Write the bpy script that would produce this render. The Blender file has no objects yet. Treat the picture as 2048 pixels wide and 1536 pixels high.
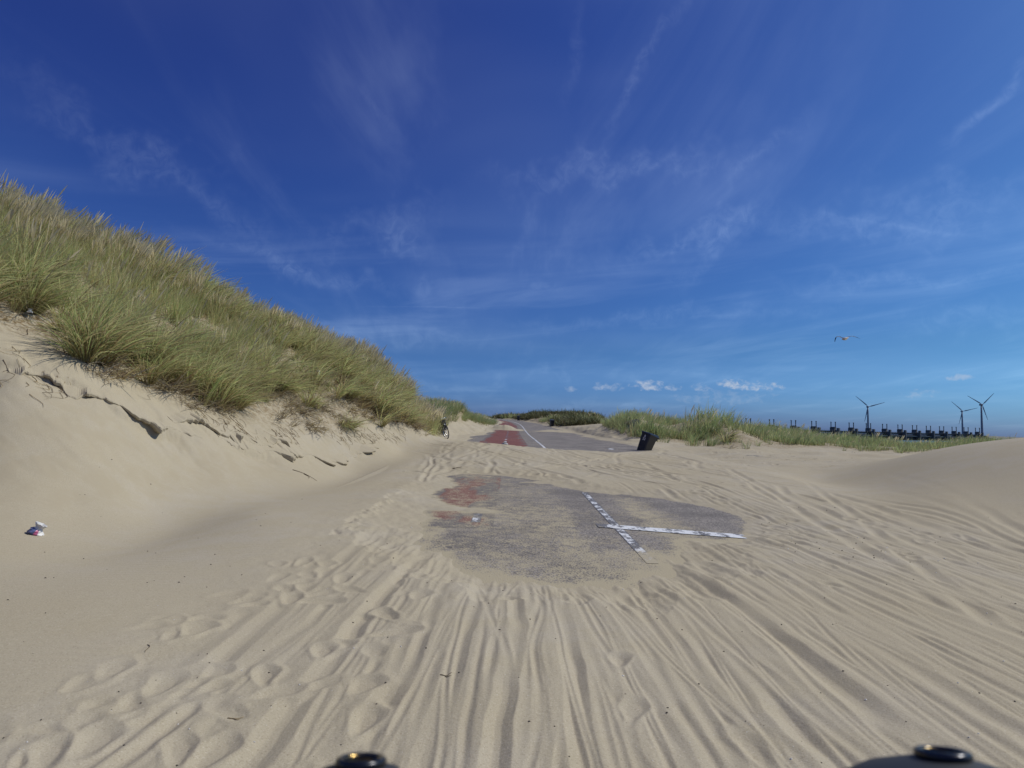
import bpy, math, random
import numpy as np
from mathutils import Matrix, Vector

rng = np.random.default_rng(7)
random.seed(7)
scene = bpy.context.scene
R = math.radians

# ------------------------------------------------------------------ camera
F_PX, CX, CY = 1220.0, 1024.0, 768.0
PITCH, ROLL = math.atan(85.0 / F_PX), R(1.3)
EYE = 1.36                                     # camera height above the sand, metres
FWD = np.array([0, math.cos(PITCH), math.sin(PITCH)])
RT0 = np.array([1.0, 0, 0])
UP0 = np.array([0, -math.sin(PITCH), math.cos(PITCH)])
RT = math.cos(ROLL) * RT0 + math.sin(ROLL) * UP0
UP = -math.sin(ROLL) * RT0 + math.cos(ROLL) * UP0
cam_data = bpy.data.cameras.new("camera")
cam = bpy.data.objects.new("camera", cam_data)
scene.collection.objects.link(cam)
cam_data.sensor_width = 36.0
cam_data.lens = 36.0 * F_PX / 2048.0
cam_data.clip_start = 0.05
cam_data.clip_end = 30000
cam.matrix_world = Matrix(((RT[0], UP[0], -FWD[0], 0), (RT[1], UP[1], -FWD[1], 0),
                           (RT[2], UP[2], -FWD[2], EYE), (0, 0, 0, 1)))
cam_data.dof.use_dof = True
cam_data.dof.focus_distance = 9.0
cam_data.dof.aperture_fstop = 7.0
scene.camera = cam
scene.cycles.max_bounces = 5
scene.cycles.diffuse_bounces = 2
scene.cycles.transparent_max_bounces = 4

# ------------------------------------------------------------------ sun, sky, exposure
SUN_AZ, SUN_EL = R(76), R(49)                  # azimuth clockwise from the view direction (+Y)
sun_dir = Vector((math.sin(SUN_AZ) * math.cos(SUN_EL), math.cos(SUN_AZ) * math.cos(SUN_EL), math.sin(SUN_EL)))
sun_data = bpy.data.lights.new("sun", 'SUN')
sun_data.energy = 3.3
sun_data.angle = R(0.53)
sun_data.color = (1.0, 0.955, 0.87)
sun = bpy.data.objects.new("sun", sun_data)
sun.rotation_euler = (-sun_dir).to_track_quat('-Z', 'Y').to_euler()
sun.location = (40, 30, 60)
scene.collection.objects.link(sun)

vs = scene.view_settings
vs.view_transform = 'Standard'
vs.look = 'None'
vs.exposure = 0.04
vs.gamma = 1.0
vs.use_curve_mapping = False


class NT:
    """small helper to write node trees"""
    def __init__(self, tree):
        self.t = tree
        self.n = tree.nodes
        self.l = tree.links

    def new(self, kind, **kw):
        nd = self.n.new(kind)
        for k, v in kw.items():
            setattr(nd, k, v)
        return nd

    def put(self, sock, v):
        if hasattr(v, 'links') or isinstance(v, bpy.types.NodeSocket):
            self.l.new(v, sock)
        elif v is not None:
            sock.default_value = v

    def math(self, op, a, b=None, c=None, clamp=False):
        nd = self.new('ShaderNodeMath', operation=op, use_clamp=clamp)
        self.put(nd.inputs[0], a)
        if b is not None:
            self.put(nd.inputs[1], b)
        if c is not None:
            self.put(nd.inputs[2], c)
        return nd.outputs[0]

    def vmath(self, op, a, b=None):
        nd = self.new('ShaderNodeVectorMath', operation=op)
        self.put(nd.inputs[0], a)
        if b is not None:
            self.put(nd.inputs[1], b)
        return nd.outputs[0]

    def mix(self, fac, a, b, blend='MIX'):
        nd = self.new('ShaderNodeMix', data_type='RGBA', blend_type=blend)
        self.put(nd.inputs[0], fac)
        self.put(nd.inputs[6], a)
        self.put(nd.inputs[7], b)
        return nd.outputs[2]

    def rng(self, v, a, b, c=0.0, d=1.0, smooth=True):
        nd = self.new('ShaderNodeMapRange', interpolation_type='SMOOTHSTEP' if smooth else 'LINEAR')
        self.put(nd.inputs[0], v)
        for i, x in enumerate((a, b, c, d)):
            nd.inputs[1 + i].default_value = x
        return nd.outputs[0]

    def noise(self, vec, scale, detail=3.0, rough=0.55, dist=0.0):
        nd = self.new('ShaderNodeTexNoise')
        if vec is not None:
            self.l.new(vec, nd.inputs['Vector'])
        nd.inputs['Scale'].default_value = scale
        nd.inputs['Detail'].default_value = detail
        nd.inputs['Roughness'].default_value = rough
        nd.inputs['Distortion'].default_value = dist
        return nd.outputs['Fac']

    def mapping(self, vec, scale=(1, 1, 1), rot=(0, 0, 0), loc=(0, 0, 0)):
        nd = self.new('ShaderNodeMapping')
        self.l.new(vec, nd.inputs['Vector'])
        nd.inputs['Scale'].default_value = scale
        nd.inputs['Rotation'].default_value = rot
        nd.inputs['Location'].default_value = loc
        return nd.outputs['Vector']

    def combine(self, x, y, z):
        nd = self.new('ShaderNodeCombineXYZ')
        for i, v in enumerate((x, y, z)):
            self.put(nd.inputs[i], v)
        return nd.outputs[0]


def ray(px, py):
    d = FWD * F_PX + RT * (px - CX) + UP * (CY - py)
    return d


def az_el(px, py):
    d = ray(px, py)
    d = d / np.linalg.norm(d)
    return math.atan2(d[0], d[1]), math.asin(d[2])


world = bpy.data.worlds.new("World")
scene.world = world
world.use_nodes = True
world.cycles.sampling_method = 'MANUAL'
world.cycles.sample_map_resolution = 256
w = NT(world.node_tree)
w.n.clear()
sky = w.new('ShaderNodeTexSky', sky_type='NISHITA')
sky.sun_disc = False
sky.sun_elevation = SUN_EL
sky.sun_rotation = SUN_AZ
sky.altitude = 0.0
sky.air_density = 1.0
sky.dust_density = 1.0
sky.ozone_density = 4.0
tc = w.new('ShaderNodeTexCoord')
dirn = w.vmath('NORMALIZE', tc.outputs['Generated'])
sep = w.new('ShaderNodeSeparateXYZ')
w.l.new(dirn, sep.inputs[0])
dx, dy, dz = sep.outputs
SKY_STRENGTH = 0.1
# a clear deep-blue sky: deepen the physical sky's own colour
sk = w.vmath('MULTIPLY', sky.outputs[0], (SKY_STRENGTH,) * 3)
sp = w.new('ShaderNodeSeparateColor')
w.l.new(sk, sp.inputs[0])
cc = w.new('ShaderNodeCombineColor')
for i, (k, g, lo) in enumerate(((0.325, 1.26, 1.08), (0.76, 1.60, 1.16), (0.81, 1.146, 1.50))):
    low = w.rng(w.math('ABSOLUTE', dz), 0.0, 0.14, lo, 1.0)
    mid_f = w.rng(w.math('ABSOLUTE', dz), 0.04, 0.34, (0.92, 0.84, 0.98)[i], 1.0)
    w.l.new(w.math('MULTIPLY', w.math('MULTIPLY', w.math('MULTIPLY', w.math('POWER', sp.outputs[i], g), k), low), mid_f), cc.inputs[i])
skc = cc.outputs[0]
# thin cirrus on a flat layer high above
hz = w.math('ADD', w.math('MAXIMUM', dz, 0.0), 0.10)
cxp = w.math('DIVIDE', dx, hz)
cyp = w.math('DIVIDE', dy, hz)
pl = w.combine(cxp, cyp, 0.0)
streak = w.noise(w.mapping(pl, (1.5, 0.34, 1), (0, 0, R(-14)), (3.3, 1.2, 0)), 1.6, 5, 0.6, 0.6)
broad = w.noise(w.mapping(pl, (0.55, 0.8, 1), (0, 0, R(20)), (7.9, 3.1, 0)), 1.1, 3, 0.5, 0.5)
cover = w.rng(broad, 0.40, 0.75)
cir = w.math('MULTIPLY', w.rng(streak, 0.46, 0.86), w.math('ADD', w.math('MULTIPLY', cover, 0.24), 0.13))
veil = w.math('MULTIPLY', w.rng(broad, 0.40, 0.75), 0.12)
cir = w.math('ADD', cir, veil)
# level bands low over the sea
az = w.math('ARCTAN2', dx, dy)
el = w.math('ARCSINE', dz)
bandv = w.combine(w.math('MULTIPLY', az, 1.3), w.math('SUBTRACT', w.math('MULTIPLY', el, 13.0), w.math('MULTIPLY', az, 1.5)), 0.4)
band = w.rng(w.noise(bandv, 1.7, 5, 0.6, 0.5), 0.45, 0.75)
bandw = w.math('MULTIPLY', w.rng(el, 0.05, 0.13), w.math('SUBTRACT', 1.0, w.rng(el, 0.16, 0.36)))
cir = w.math('ADD', cir, w.math('MULTIPLY', w.math('MULTIPLY', band, bandw), 0.22))
dome = w.combine(w.math('MULTIPLY', az, 14.0), w.math('MULTIPLY', el, 14.0), 0.3)
wob_n = w.math('SUBTRACT', w.noise(dome, 1.0, 3, 0.6), 0.5)
tex_n = w.rng(w.noise(dome, 3.2, 5, 0.68, 1.0), 0.28, 0.72, 0.2, 1.0)
cum_n = w.math('MULTIPLY', w.math('SUBTRACT', w.noise(w.combine(w.math('MULTIPLY', az, 85.0), w.math('MULTIPLY', el, 120.0), 1.7), 1.0, 5, 0.6, 0.3), 0.5), 3.0)


def wisp(px0, py0, px1, py1, width, amount, seed):
    """one drawn-out streak of ice cloud or an old vapour trail, as a stretch of the sky dome"""
    global cir
    a0, e0 = az_el(px0, py0)
    a1, e1 = az_el(px1, py1)
    ca, ce = (a0 + a1) / 2, (e0 + e1) / 2
    k = math.cos(ce)
    vx, vy = (a1 - a0) * k, e1 - e0
    ln = math.hypot(vx, vy)
    vx, vy = vx / ln, vy / ln
    wob = w.math('MULTIPLY', wob_n, width * 3.5)
    ax = w.math('MULTIPLY', w.math('SUBTRACT', az, ca), k)
    ey = w.math('SUBTRACT', el, ce)
    along = w.math('ADD', w.math('MULTIPLY', ax, vx), w.math('MULTIPLY', ey, vy))
    across = w.math('ADD', w.math('ADD', w.math('MULTIPLY', ax, -vy), w.math('MULTIPLY', ey, vx)), wob)
    fa = w.rng(w.math('ABSOLUTE', along), ln * 0.05, ln * 0.75, 1.0, 0.0)
    fc = w.rng(w.math('ABSOLUTE', across), 0.0, width, 1.0, 0.0)
    fc = w.math('MULTIPLY', fc, fc)
    tex = tex_n
    cir = w.math('ADD', cir, w.math('MULTIPLY', w.math('MULTIPLY', w.math('MULTIPLY', fa, fc), tex), amount))


wisp(1370, -30, 1215, 270, 0.0203, 0.161, 1)
wisp(2070, 120, 1905, 285, 0.0188, 0.248, 2)
wisp(1620, 220, 1430, 395, 0.0203, 0.136, 3)
wisp(1510, 400, 1350, 570, 0.0290, 0.161, 4)
wisp(780, 430, 850, 520, 0.0406, 0.161, 5)
wisp(850, 540, 835, 610, 0.0261, 0.124, 6)
wisp(700, 170, 800, 250, 0.0203, 0.087, 7)
wisp(1160, 0, 1135, 200, 0.0145, 0.087, 8)
wisp(1080, 390, 1010, 540, 0.0174, 0.093, 9)
wisp(740, 613, 1000, 612, 0.0026, 0.124, 10)
wisp(1640, 425, 2000, 475, 0.0058, 0.099, 11)
wisp(1050, 585, 1130, 565, 0.0203, 0.136, 12)
wisp(1560, 570, 2100, 540, 0.0232, 0.186, 13)
wisp(1020, 655, 1720, 600, 0.0232, 0.149, 14)
wisp(1800, 650, 2080, 630, 0.0290, 0.161, 15)
wisp(560, 480, 900, 420, 0.060, 0.10, 17)
wisp(0, 150, 520, 430, 0.060, 0.13, 18)
wisp(380, 480, 800, 575, 0.030, 0.20, 19)
wisp(1000, 350, 1500, 300, 0.040, 0.19, 20)
wisp(1250, 520, 1560, 420, 0.040, 0.22, 21)
wisp(1500, 470, 2080, 380, 0.050, 0.20, 22)
wisp(640, 640, 1000, 690, 0.030, 0.14, 23)
wisp(300, 330, 640, 560, 0.0435, 0.093, 16)
cirv = w.math('MULTIPLY', cir, w.rng(dz, -0.01, 0.03), clamp=True)
cloud_light = w.mix(1.0, skc, (1.25, 1.15, 1.0, 1), 'MULTIPLY')
cloud_col = w.mix(1.0, w.mix(1.0, cloud_light, (1.0, 1.0, 1.0, 1), 'MULTIPLY'), (0.20, 0.235, 0.29, 1), 'ADD')
skc = w.mix(cirv, skc, cloud_col)
# small fair-weather cumulus just over the horizon
for (px, py, wp, hp, amt, sd) in [(1140, 779, 15, 6, 0.40, 1), (1196, 774, 13, 8, 0.50, 2), (1225, 776, 24, 9, 0.45, 3),
                                  (1297, 772, 32, 11, 0.85, 4), (1345, 777, 17, 7, 0.45, 5), (1403, 776, 18, 8, 0.45, 6),
                                  (1462, 767, 28, 8, 0.75, 7), (1508, 774, 42, 10, 0.75, 8), (1917, 756, 20, 6, 0.40, 9),
                                  (1835, 789, 26, 8, 0.28, 10), (1450, 798, 90, 14, 0.15, 11)]:
    a0, e0 = az_el(px, py)
    wa, we = 1.25 * wp / F_PX, 1.3 * hp / F_PX
    qx = w.math('DIVIDE', w.math('SUBTRACT', az, a0), wa)
    qy = w.math('DIVIDE', w.math('SUBTRACT', el, e0), we)
    qy = w.math('MULTIPLY', qy, w.math('ADD', 1.0, w.math('MULTIPLY', w.math('LESS_THAN', qy, 0.0), 0.5)))
    dd = w.math('ADD', w.math('MULTIPLY', qx, qx), w.math('MULTIPLY', qy, qy))
    val = w.math('ADD', w.math('SUBTRACT', 0.75, dd), w.math('MULTIPLY', cum_n, 1.0 + 0.07 * sd))
    fac = w.math('MULTIPLY', w.rng(val, -0.1, 1.5), amt)
    fac = w.math('MULTIPLY', fac, w.rng(dd, 0.7, 2.2, 1.0, 0.0))
    skc = w.mix(fac, skc, (0.50, 0.56, 0.66, 1))
bg = w.new('ShaderNodeBackground')
w.l.new(skc, bg.inputs[0])
bg.inputs[1].default_value = 1.0
wo = w.new('ShaderNodeOutputWorld')
w.l.new(bg.outputs[0], wo.inputs[0])

# ------------------------------------------------------------------ helpers
def P(px, py, Y):
    """world point seen at photo pixel (px, py) at forward distance Y"""
    d = ray(px, py)
    k = Y / d[1]
    return np.array([d[0] * k, Y, d[2] * k + EYE])


def project(x, y, z):
    v0, v1, v2 = x, y, z - EYE
    f = v0 * FWD[0] + v1 * FWD[1] + v2 * FWD[2]
    f = np.where(f < 0.05, 0.05, f)
    a = (v0 * RT[0] + v1 * RT[1] + v2 * RT[2]) / f
    b = (v0 * UP[0] + v1 * UP[1] + v2 * UP[2]) / f
    return CX + a * F_PX, CY - b * F_PX


def sstep(a, b, x):
    t = np.clip((x - a) / (b - a), 0, 1)
    return t * t * (3 - 2 * t)


def _hash(ix, iy, seed):
    h = (ix.astype(np.int64) * 374761393 + iy.astype(np.int64) * 668265263 + seed * 974711) & 0x7fffffff
    h = ((h ^ (h >> 13)) * 1274126177) & 0x7fffffff
    return ((h ^ (h >> 16)) & 0xffff) / 65535.0


def vnoise(x, y, seed=0):
    x = np.asarray(x, float); y = np.asarray(y, float)
    ix = np.floor(x); iy = np.floor(y)
    fx = x - ix; fy = y - iy
    ux = fx * fx * (3 - 2 * fx); uy = fy * fy * (3 - 2 * fy)
    a = _hash(ix, iy, seed); b = _hash(ix + 1, iy, seed)
    c = _hash(ix, iy + 1, seed); d = _hash(ix + 1, iy + 1, seed)
    return (a * (1 - ux) + b * ux) * (1 - uy) + (c * (1 - ux) + d * ux) * uy - 0.5


def fbm(x, y, octaves=4, seed=0):
    s = 0; amp = 1.0
    for o in range(octaves):
        s = s + amp * vnoise(x * 2 ** o + 13.1 * o, y * 2 ** o - 7.7 * o, seed + o)
        amp *= 0.5
    return s


def in_poly(px, py, poly):
    px = np.asarray(px); py = np.asarray(py)
    r = np.zeros(px.shape, bool)
    n = len(poly)
    for i in range(n):
        x0, y0 = poly[i]; x1, y1 = poly[(i + 1) % n]
        c = ((y0 > py) != (y1 > py))
        xx = (x1 - x0) * (py - y0) / ((y1 - y0) if y1 != y0 else 1e-9) + x0
        r ^= c & (px < xx)
    return r


def sd_poly(x, y, poly):
    """signed distance, negative inside"""
    best = np.full(x.shape, 1e9)
    n = len(poly)
    for i in range(n):
        x0, y0 = poly[i]; x1, y1 = poly[(i + 1) % n]
        ex, ey = x1 - x0, y1 - y0
        t = np.clip(((x - x0) * ex + (y - y0) * ey) / (ex * ex + ey * ey + 1e-12), 0, 1)
        best = np.minimum(best, (x - x0 - t * ex) ** 2 + (y - y0 - t * ey) ** 2)
    d = np.sqrt(best)
    return np.where(in_poly(x, y, poly), -d, d)


# ------------------------------------------------------------------ terrain
# heights of the bare sand, given where the photograph lets them be read: (pixel x, pixel y, distance)
CTRL_PX = [
    # foot of the left dune
    (0, 1035, 7.3), (150, 1000, 8.3), (300, 990, 9.6), (500, 965, 12), (600, 948, 14), (700, 922, 18), (800, 898, 22), (870, 874, 27),
    # lower slope, scarp line
    (-120, 860, 8.6), (0, 880, 8.6), (0, 770, 9.4), (160, 895, 9.2), (160, 795, 10.2), (240, 822, 10.8), (400, 872, 12.3), (400, 925, 11.6), (540, 908, 14.3), (640, 905, 17), (750, 882, 20.5), (845, 864, 26),
    # lower edge of the grass
    (-120, 600, 10.2), (0, 650, 10.8), (130, 700, 11.3), (240, 750, 12), (330, 790, 12.8), (420, 812, 14.2), (560, 838, 16.5), (660, 848, 19), (820, 850, 25), (872, 850, 30),
    # crest of the left dune
    (-200, 350, 16), (0, 445, 17), (130, 487, 18), (300, 552, 20), (450, 622, 22.5), (560, 664, 25), (650, 702, 28), (750, 754, 32), (803, 800, 35), (840, 828, 38), (866, 846, 40),
    # behind that crest
    (-200, 520, 28), (0, 600, 29), (300, 680, 32), (560, 745, 36), (700, 790, 42), (800, 838, 48),
    # second dune on the left
    (850, 818, 54), (890, 822, 57), (930, 828, 59), (965, 840, 62), (985, 848, 63), (870, 850, 47), (920, 856, 46), (965, 856, 50),
    (880, 838, 80), (940, 842, 85),
    # between bicycle and road
    (900, 866, 30), (940, 868, 34),
    # drift lying across the road
    (905, 884, 23.5), (950, 884, 24), (1000, 889, 23.5), (1080, 898, 23.3), (1170, 906, 23.5), (1250, 912, 24),
    (905, 935, 17), (1000, 940, 17), (1150, 950, 16.5), (1300, 960, 16), (1350, 925, 22), (860, 925, 18.5), (800, 955, 15), (700, 985, 12.5),
    # sand and mounds right of the road
    (1300, 908, 30), (1290, 897, 33), (1230, 876, 42), (1190, 862, 50), (1190, 851, 60), (1150, 853, 75), (1120, 850, 90),
    (1250, 848, 46), (1290, 858, 44), (1330, 858, 48), (1405, 850, 47), (1450, 886, 38), (1395, 884, 39), (1345, 893, 36), (1480, 870, 43),
    (1500, 876, 49), (1600, 882, 48), (1550, 868, 60), (1500, 907, 31), (1420, 922, 24.5), (1600, 930, 20.5), (1500, 962, 15.3), (1700, 895, 43), (1620, 902, 36),
    (1800, 906, 35), (1800, 896, 60), (1950, 891, 55), (1700, 888, 62),
    # smooth dune on the right
    (2048, 886, 13.2), (2150, 880, 12.5), (1940, 894, 14.6), (1850, 906, 16.2), (1750, 932, 17.3), (1650, 960, 17.3), (1800, 1042, 9.2), (2048, 1058, 8.3), (1700, 1000, 12),
    (1950, 965, 11.2), (1900, 1005, 10), (1780, 975, 13), (2048, 906, 20), (1940, 915, 22), (1850, 922, 24), (2200, 1060, 8.0), (2200, 900, 18),
    # far ground along and beyond the road
    (1000, 842, 130), (1080, 838, 115), (1120, 838, 110), (1180, 842, 105), (1050, 836, 150), (960, 838, 130), (1230, 848, 85), (1330, 856, 85), (1450, 868, 90),
]
ZR = [(0, -1.47), (6, -1.455), (9, -1.42), (16, -1.29), (27, -0.96), (40, -0.84), (59, -0.66), (85, 0.02), (110, 0.75), (150, 1.75), (220, 2.6), (400, 3.0)]


def z_road(y):
    y = np.asarray(y, float)
    xs = np.array([p[0] for p in ZR], float); zs = np.array([p[1] for p in ZR])
    def lin(v):
        return np.interp(v, xs, zs)
    wdt = 1.5 + 0.12 * np.abs(y)
    return (lin(y - wdt) + lin(y - wdt / 2) + lin(y) + lin(y + wdt / 2) + lin(y + wdt)) / 5 + EYE


def road_shift(y):
    y = np.asarray(y, float)
    return -0.00115 * np.maximum(y - 82, 0) ** 2


CTRL_XYZ = [  # near sand and sand at the road's level, heights below the eye
    (0, 1.2, -1.37), (-2, 1.2, -1.34), (2, 1.4, -1.37), (-2.2, 3, -1.34), (0, 3, -1.36), (2.4, 3, -1.36), (4, 4.2, -1.34), (0, 5, -1.36), (2.5, 5.5, -1.36),
    (5, 6, -1.33), (7, 6.5, -1.30), (-3.2, 3.6, -1.32), (-3.2, 5, -1.34), (-5, 6, -1.34), (-2, 7, -1.35), (-3.5, 8.5, -1.31), (0, 8, -1.36), (2, 8.5, -1.36), (3.6, 9, -1.35),
    (-0.5, 11, -1.32), (1.5, 12, -1.30), (3.6, 12, -1.28), (-2.5, 11, -1.28), (-1.2, 15, -1.24), (1.5, 15.5, -1.23), (5, 14, -1.22),
    (0, 30, -0.93), (4, 30, -0.93), (0, 40, -0.84), (4, 40, -0.84), (-2, 58, -0.64), (1, 58, -0.66), (5, 58, -0.66), (0, 85, 0.0), (4, 85, 0.0), (-2.5, 85, 0.05), (-1, 110, 0.75), (3, 110, 0.75),
]
_pts = [P(*c) - np.array([0, 0, EYE]) for c in CTRL_PX] + [np.array(c, float) for c in CTRL_XYZ]
_pts = np.array(_pts)
_A = np.arctan2(_pts[:, 0], _pts[:, 1]) * 2.5
_L = np.log(np.hypot(_pts[:, 0], _pts[:, 1]))
_S = _pts[:, 2] / np.hypot(_pts[:, 0], _pts[:, 1])


def _k(d2):
    return 0.5 * d2 * np.log(d2 + 1e-12)


_n = len(_pts)
_M = np.zeros((_n + 3, _n + 3))
_M[:_n, :_n] = _k((_A[:, None] - _A[None]) ** 2 + (_L[:, None] - _L[None]) ** 2) + np.eye(_n) * 3e-4
_M[:_n, _n] = 1; _M[:_n, _n + 1] = _A; _M[:_n, _n + 2] = _L
_M[_n:, :_n] = _M[:_n, _n:].T
_W = np.linalg.solve(_M, np.concatenate([_S, np.zeros(3)]))


def base_z(x, y):
    """smooth height of the bare sand (world z)"""
    x = np.asarray(x, float); y = np.asarray(y, float)
    phi = np.arctan2(x, y)
    r = np.hypot(x, y) + 1e-6
    rc = np.clip(r, 1.6, 150.0)
    a = np.clip(phi, R(-50), R(50)) * 2.5
    l = np.log(rc)
    s = np.full(a.shape, 0.0)
    flat_a = a.ravel(); flat_l = l.ravel(); out = np.empty(flat_a.shape)
    CH = 60000
    for i in range(0, len(flat_a), CH):
        aa = flat_a[i:i + CH, None]; ll = flat_l[i:i + CH, None]
        out[i:i + CH] = _k((aa - _A[None]) ** 2 + (ll - _L[None]) ** 2) @ _W[:_n] + _W[_n] + aa[:, 0] * _W[_n + 1] + ll[:, 0] * _W[_n + 2]
    s = out.reshape(a.shape)
    z = s * rc
    # beyond the sides of the view the ground runs level
    side = sstep(R(52), R(100), np.abs(phi))
    z = z * (1 - side) + (-1.36) * side
    # inland the land runs on, seaward it falls below the water
    far = sstep(110, 260, r)
    z = z * (1 - far) + (2.2 + 1.5 * fbm(x / 90, y / 90, 3, 5)) * far
    sea = sstep(R(7.5), R(13), phi) * sstep(75, 150, r)
    z = z * (1 - sea) - 11.0 * sea
    return z + EYE


def px_poly_on_road(pts):
    out = []
    for (px, py) in pts:
        d = ray(px, py)
        Y = 10.0
        for _ in range(30):
            zr = float(z_road(Y)) - EYE
            Y = 0.5 * Y + 0.5 * min(max(zr * d[1] / d[2], 2), 90)
        out.append((d[0] / d[1] * Y, Y))
    return out


PATCH = px_poly_on_road([(900, 951), (920, 947), (1000, 951), (1085, 961), (1040, 965), (1110, 969), (1165, 982), (1250, 990), (1320, 998), (1400, 1010), (1468, 1031),
                         (1500, 1069), (1450, 1080), (1360, 1084), (1335, 1100), (1345, 1146), (1300, 1150), (1262, 1172), (1190, 1192), (1110, 1182), (1030, 1166), (960, 1146),
                         (925, 1132), (890, 1108), (852, 1088), (845, 1045), (868, 1021), (940, 1026), (990, 1024), (960, 1018), (880, 1012), (874, 988), (900, 970)])
FAR = [(-2.3, 34), (-1.9, 28.5), (0, 25.6), (1.7, 25.3), (4.2, 25.8), (6.9, 28.6), (6.6, 40), (6.3, 60), (5.7, 82), (4.9, 100), (0.4, 150), (-6, 190), (-16, 230), (-22, 228), (-12, 190), (-4.4, 150), (-1.2, 112), (-2.0, 92), (-2.2, 72), (-2.1, 60), (-2.2, 52), (-2.9, 44)]
TONGUES = [[(-2.9, 70), (0.9, 66), (1.3, 71), (-2.9, 76)], [(2.1, 67), (5.4, 64.5), (6.6, 63), (6.6, 68), (4.5, 70)], [(-3.4, 58), (-1.5, 60), (-1.9, 66), (-3.4, 66)]]


def exposure_sd(x, y):
    """metres to the border of the bare asphalt, negative where it lies open"""
    wob = 0.24 * fbm(x * 1.4, y * 1.1, 4, 21) + 0.12 * fbm(x * 6, y * 5, 3, 31)
    tong = 0.42 * fbm(x * 4.2, y * 0.55, 4, 25) * sstep(9.5, 7.2, y)
    s1 = sd_poly(x, y, PATCH) + wob * 1.15 + tong
    s2 = sd_poly(x, y, FAR) + 0.8 * fbm(x / 1.5, y / 4, 4, 41)
    for t in TONGUES:
        s2 = np.maximum(s2, -sd_poly(x, y, t) + 0.8 * fbm(x / 1.2, y / 2.5, 3, 43))
    return np.minimum(s1, s2)


# relief left by wheels and feet: (x at y0, y0, y1, slope, wander, half width, depth)
tracks = []
for i in range(215):                                  # wheel ruts running ahead
    x0 = rng.uniform(-1.7, 6.6)
    dens = 0.75 + 0.25 * (x0 > 0.2)
    if rng.random() > dens:
        continue
    y0 = rng.uniform(1.0, 2.4) if rng.random() < 0.75 else rng.uniform(2.5, 5)
    y1 = rng.uniform(6.0, 8.5) if x0 < 3.2 else rng.uniform(8, 15)
    if rng.random() < 0.45:
        y0 = rng.uniform(1.5, 5.5)
        y1 = y0 + rng.uniform(0.6, 3.0)
    slope = rng.normal(0.0, 0.045) + (0.03 if x0 < 0.3 else -0.01)
    hw = float(np.clip(rng.lognormal(-3.1, 0.40), 0.018, 0.085))
    tracks.append((x0, y0, y1, slope, rng.uniform(0.006, 0.045), rng.uniform(0.5, 1.8), rng.uniform(0, 6.28), hw, float(hw * rng.uniform(0.20, 0.34))))
for i in range(46):                                  # tracks over the drift behind
    x0 = rng.uniform(-2.4, 9)
    y0 = rng.uniform(13.5, 19)
    tracks.append((x0, y0, y0 + rng.uniform(4, 10), rng.normal(0.0 if x0 < 3 else -0.22, 0.28), rng.uniform(0.05, 0.25), rng.uniform(0.4, 1.3), rng.uniform(0, 6.28), rng.uniform(0.06, 0.13), rng.uniform(0.016, 0.034)))
for i in range(10):                                  # long lanes to the right
    x0 = rng.uniform(3.0, 6.2)
    tracks.append((x0, 4.5, rng.uniform(11, 19), rng.uniform(0.10, 0.42), rng.uniform(0.04, 0.14), rng.uniform(0.3, 0.8), rng.uniform(0, 6.28), rng.uniform(0.06, 0.11), rng.uniform(0.018, 0.030)))
for i in range(80):                                  # thin fresh tyre lines, cut last
    x0 = rng.uniform(-1.5, 6.0)
    y0 = rng.uniform(1.5, 6.0)
    hw = rng.uniform(0.009, 0.022)
    tracks.append((x0, y0, y0 + rng.uniform(0.8, 4.5), rng.normal(0.0, 0.07), rng.uniform(0.01, 0.08), rng.uniform(0.5, 1.8), rng.uniform(0, 6.28), hw, hw * rng.uniform(0.22, 0.36)))
prints = []
for i in range(125):
    k = rng.random()
    if k < 0.42:
        c = (rng.uniform(-2.3, -0.6), rng.uniform(2.3, 6.2))
    elif k < 0.48:
        c = (rng.uniform(-0.8, 2.0), rng.uniform(2.3, 5.0))
    elif k < 0.72:
        c = (rng.uniform(2.0, 6.5), rng.uniform(2.6, 9.5))
    else:
        c = (rng.uniform(3.5, 8.5), rng.uniform(9, 16))
    prints.append((c[0], c[1], rng.normal(0.15, 0.5), rng.uniform(0.10, 0.17), rng.uniform(0.05, 0.085), rng.uniform(0.010, 0.020)))
for i in range(150):
    c = (rng.uniform(-2.5, 15), rng.uniform(15, 34))
    prints.append((c[0], c[1], rng.uniform(-1.5, 1.5), rng.uniform(0.16, 0.3), rng.uniform(0.08, 0.13), rng.uniform(0.03, 0.06)))


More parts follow.
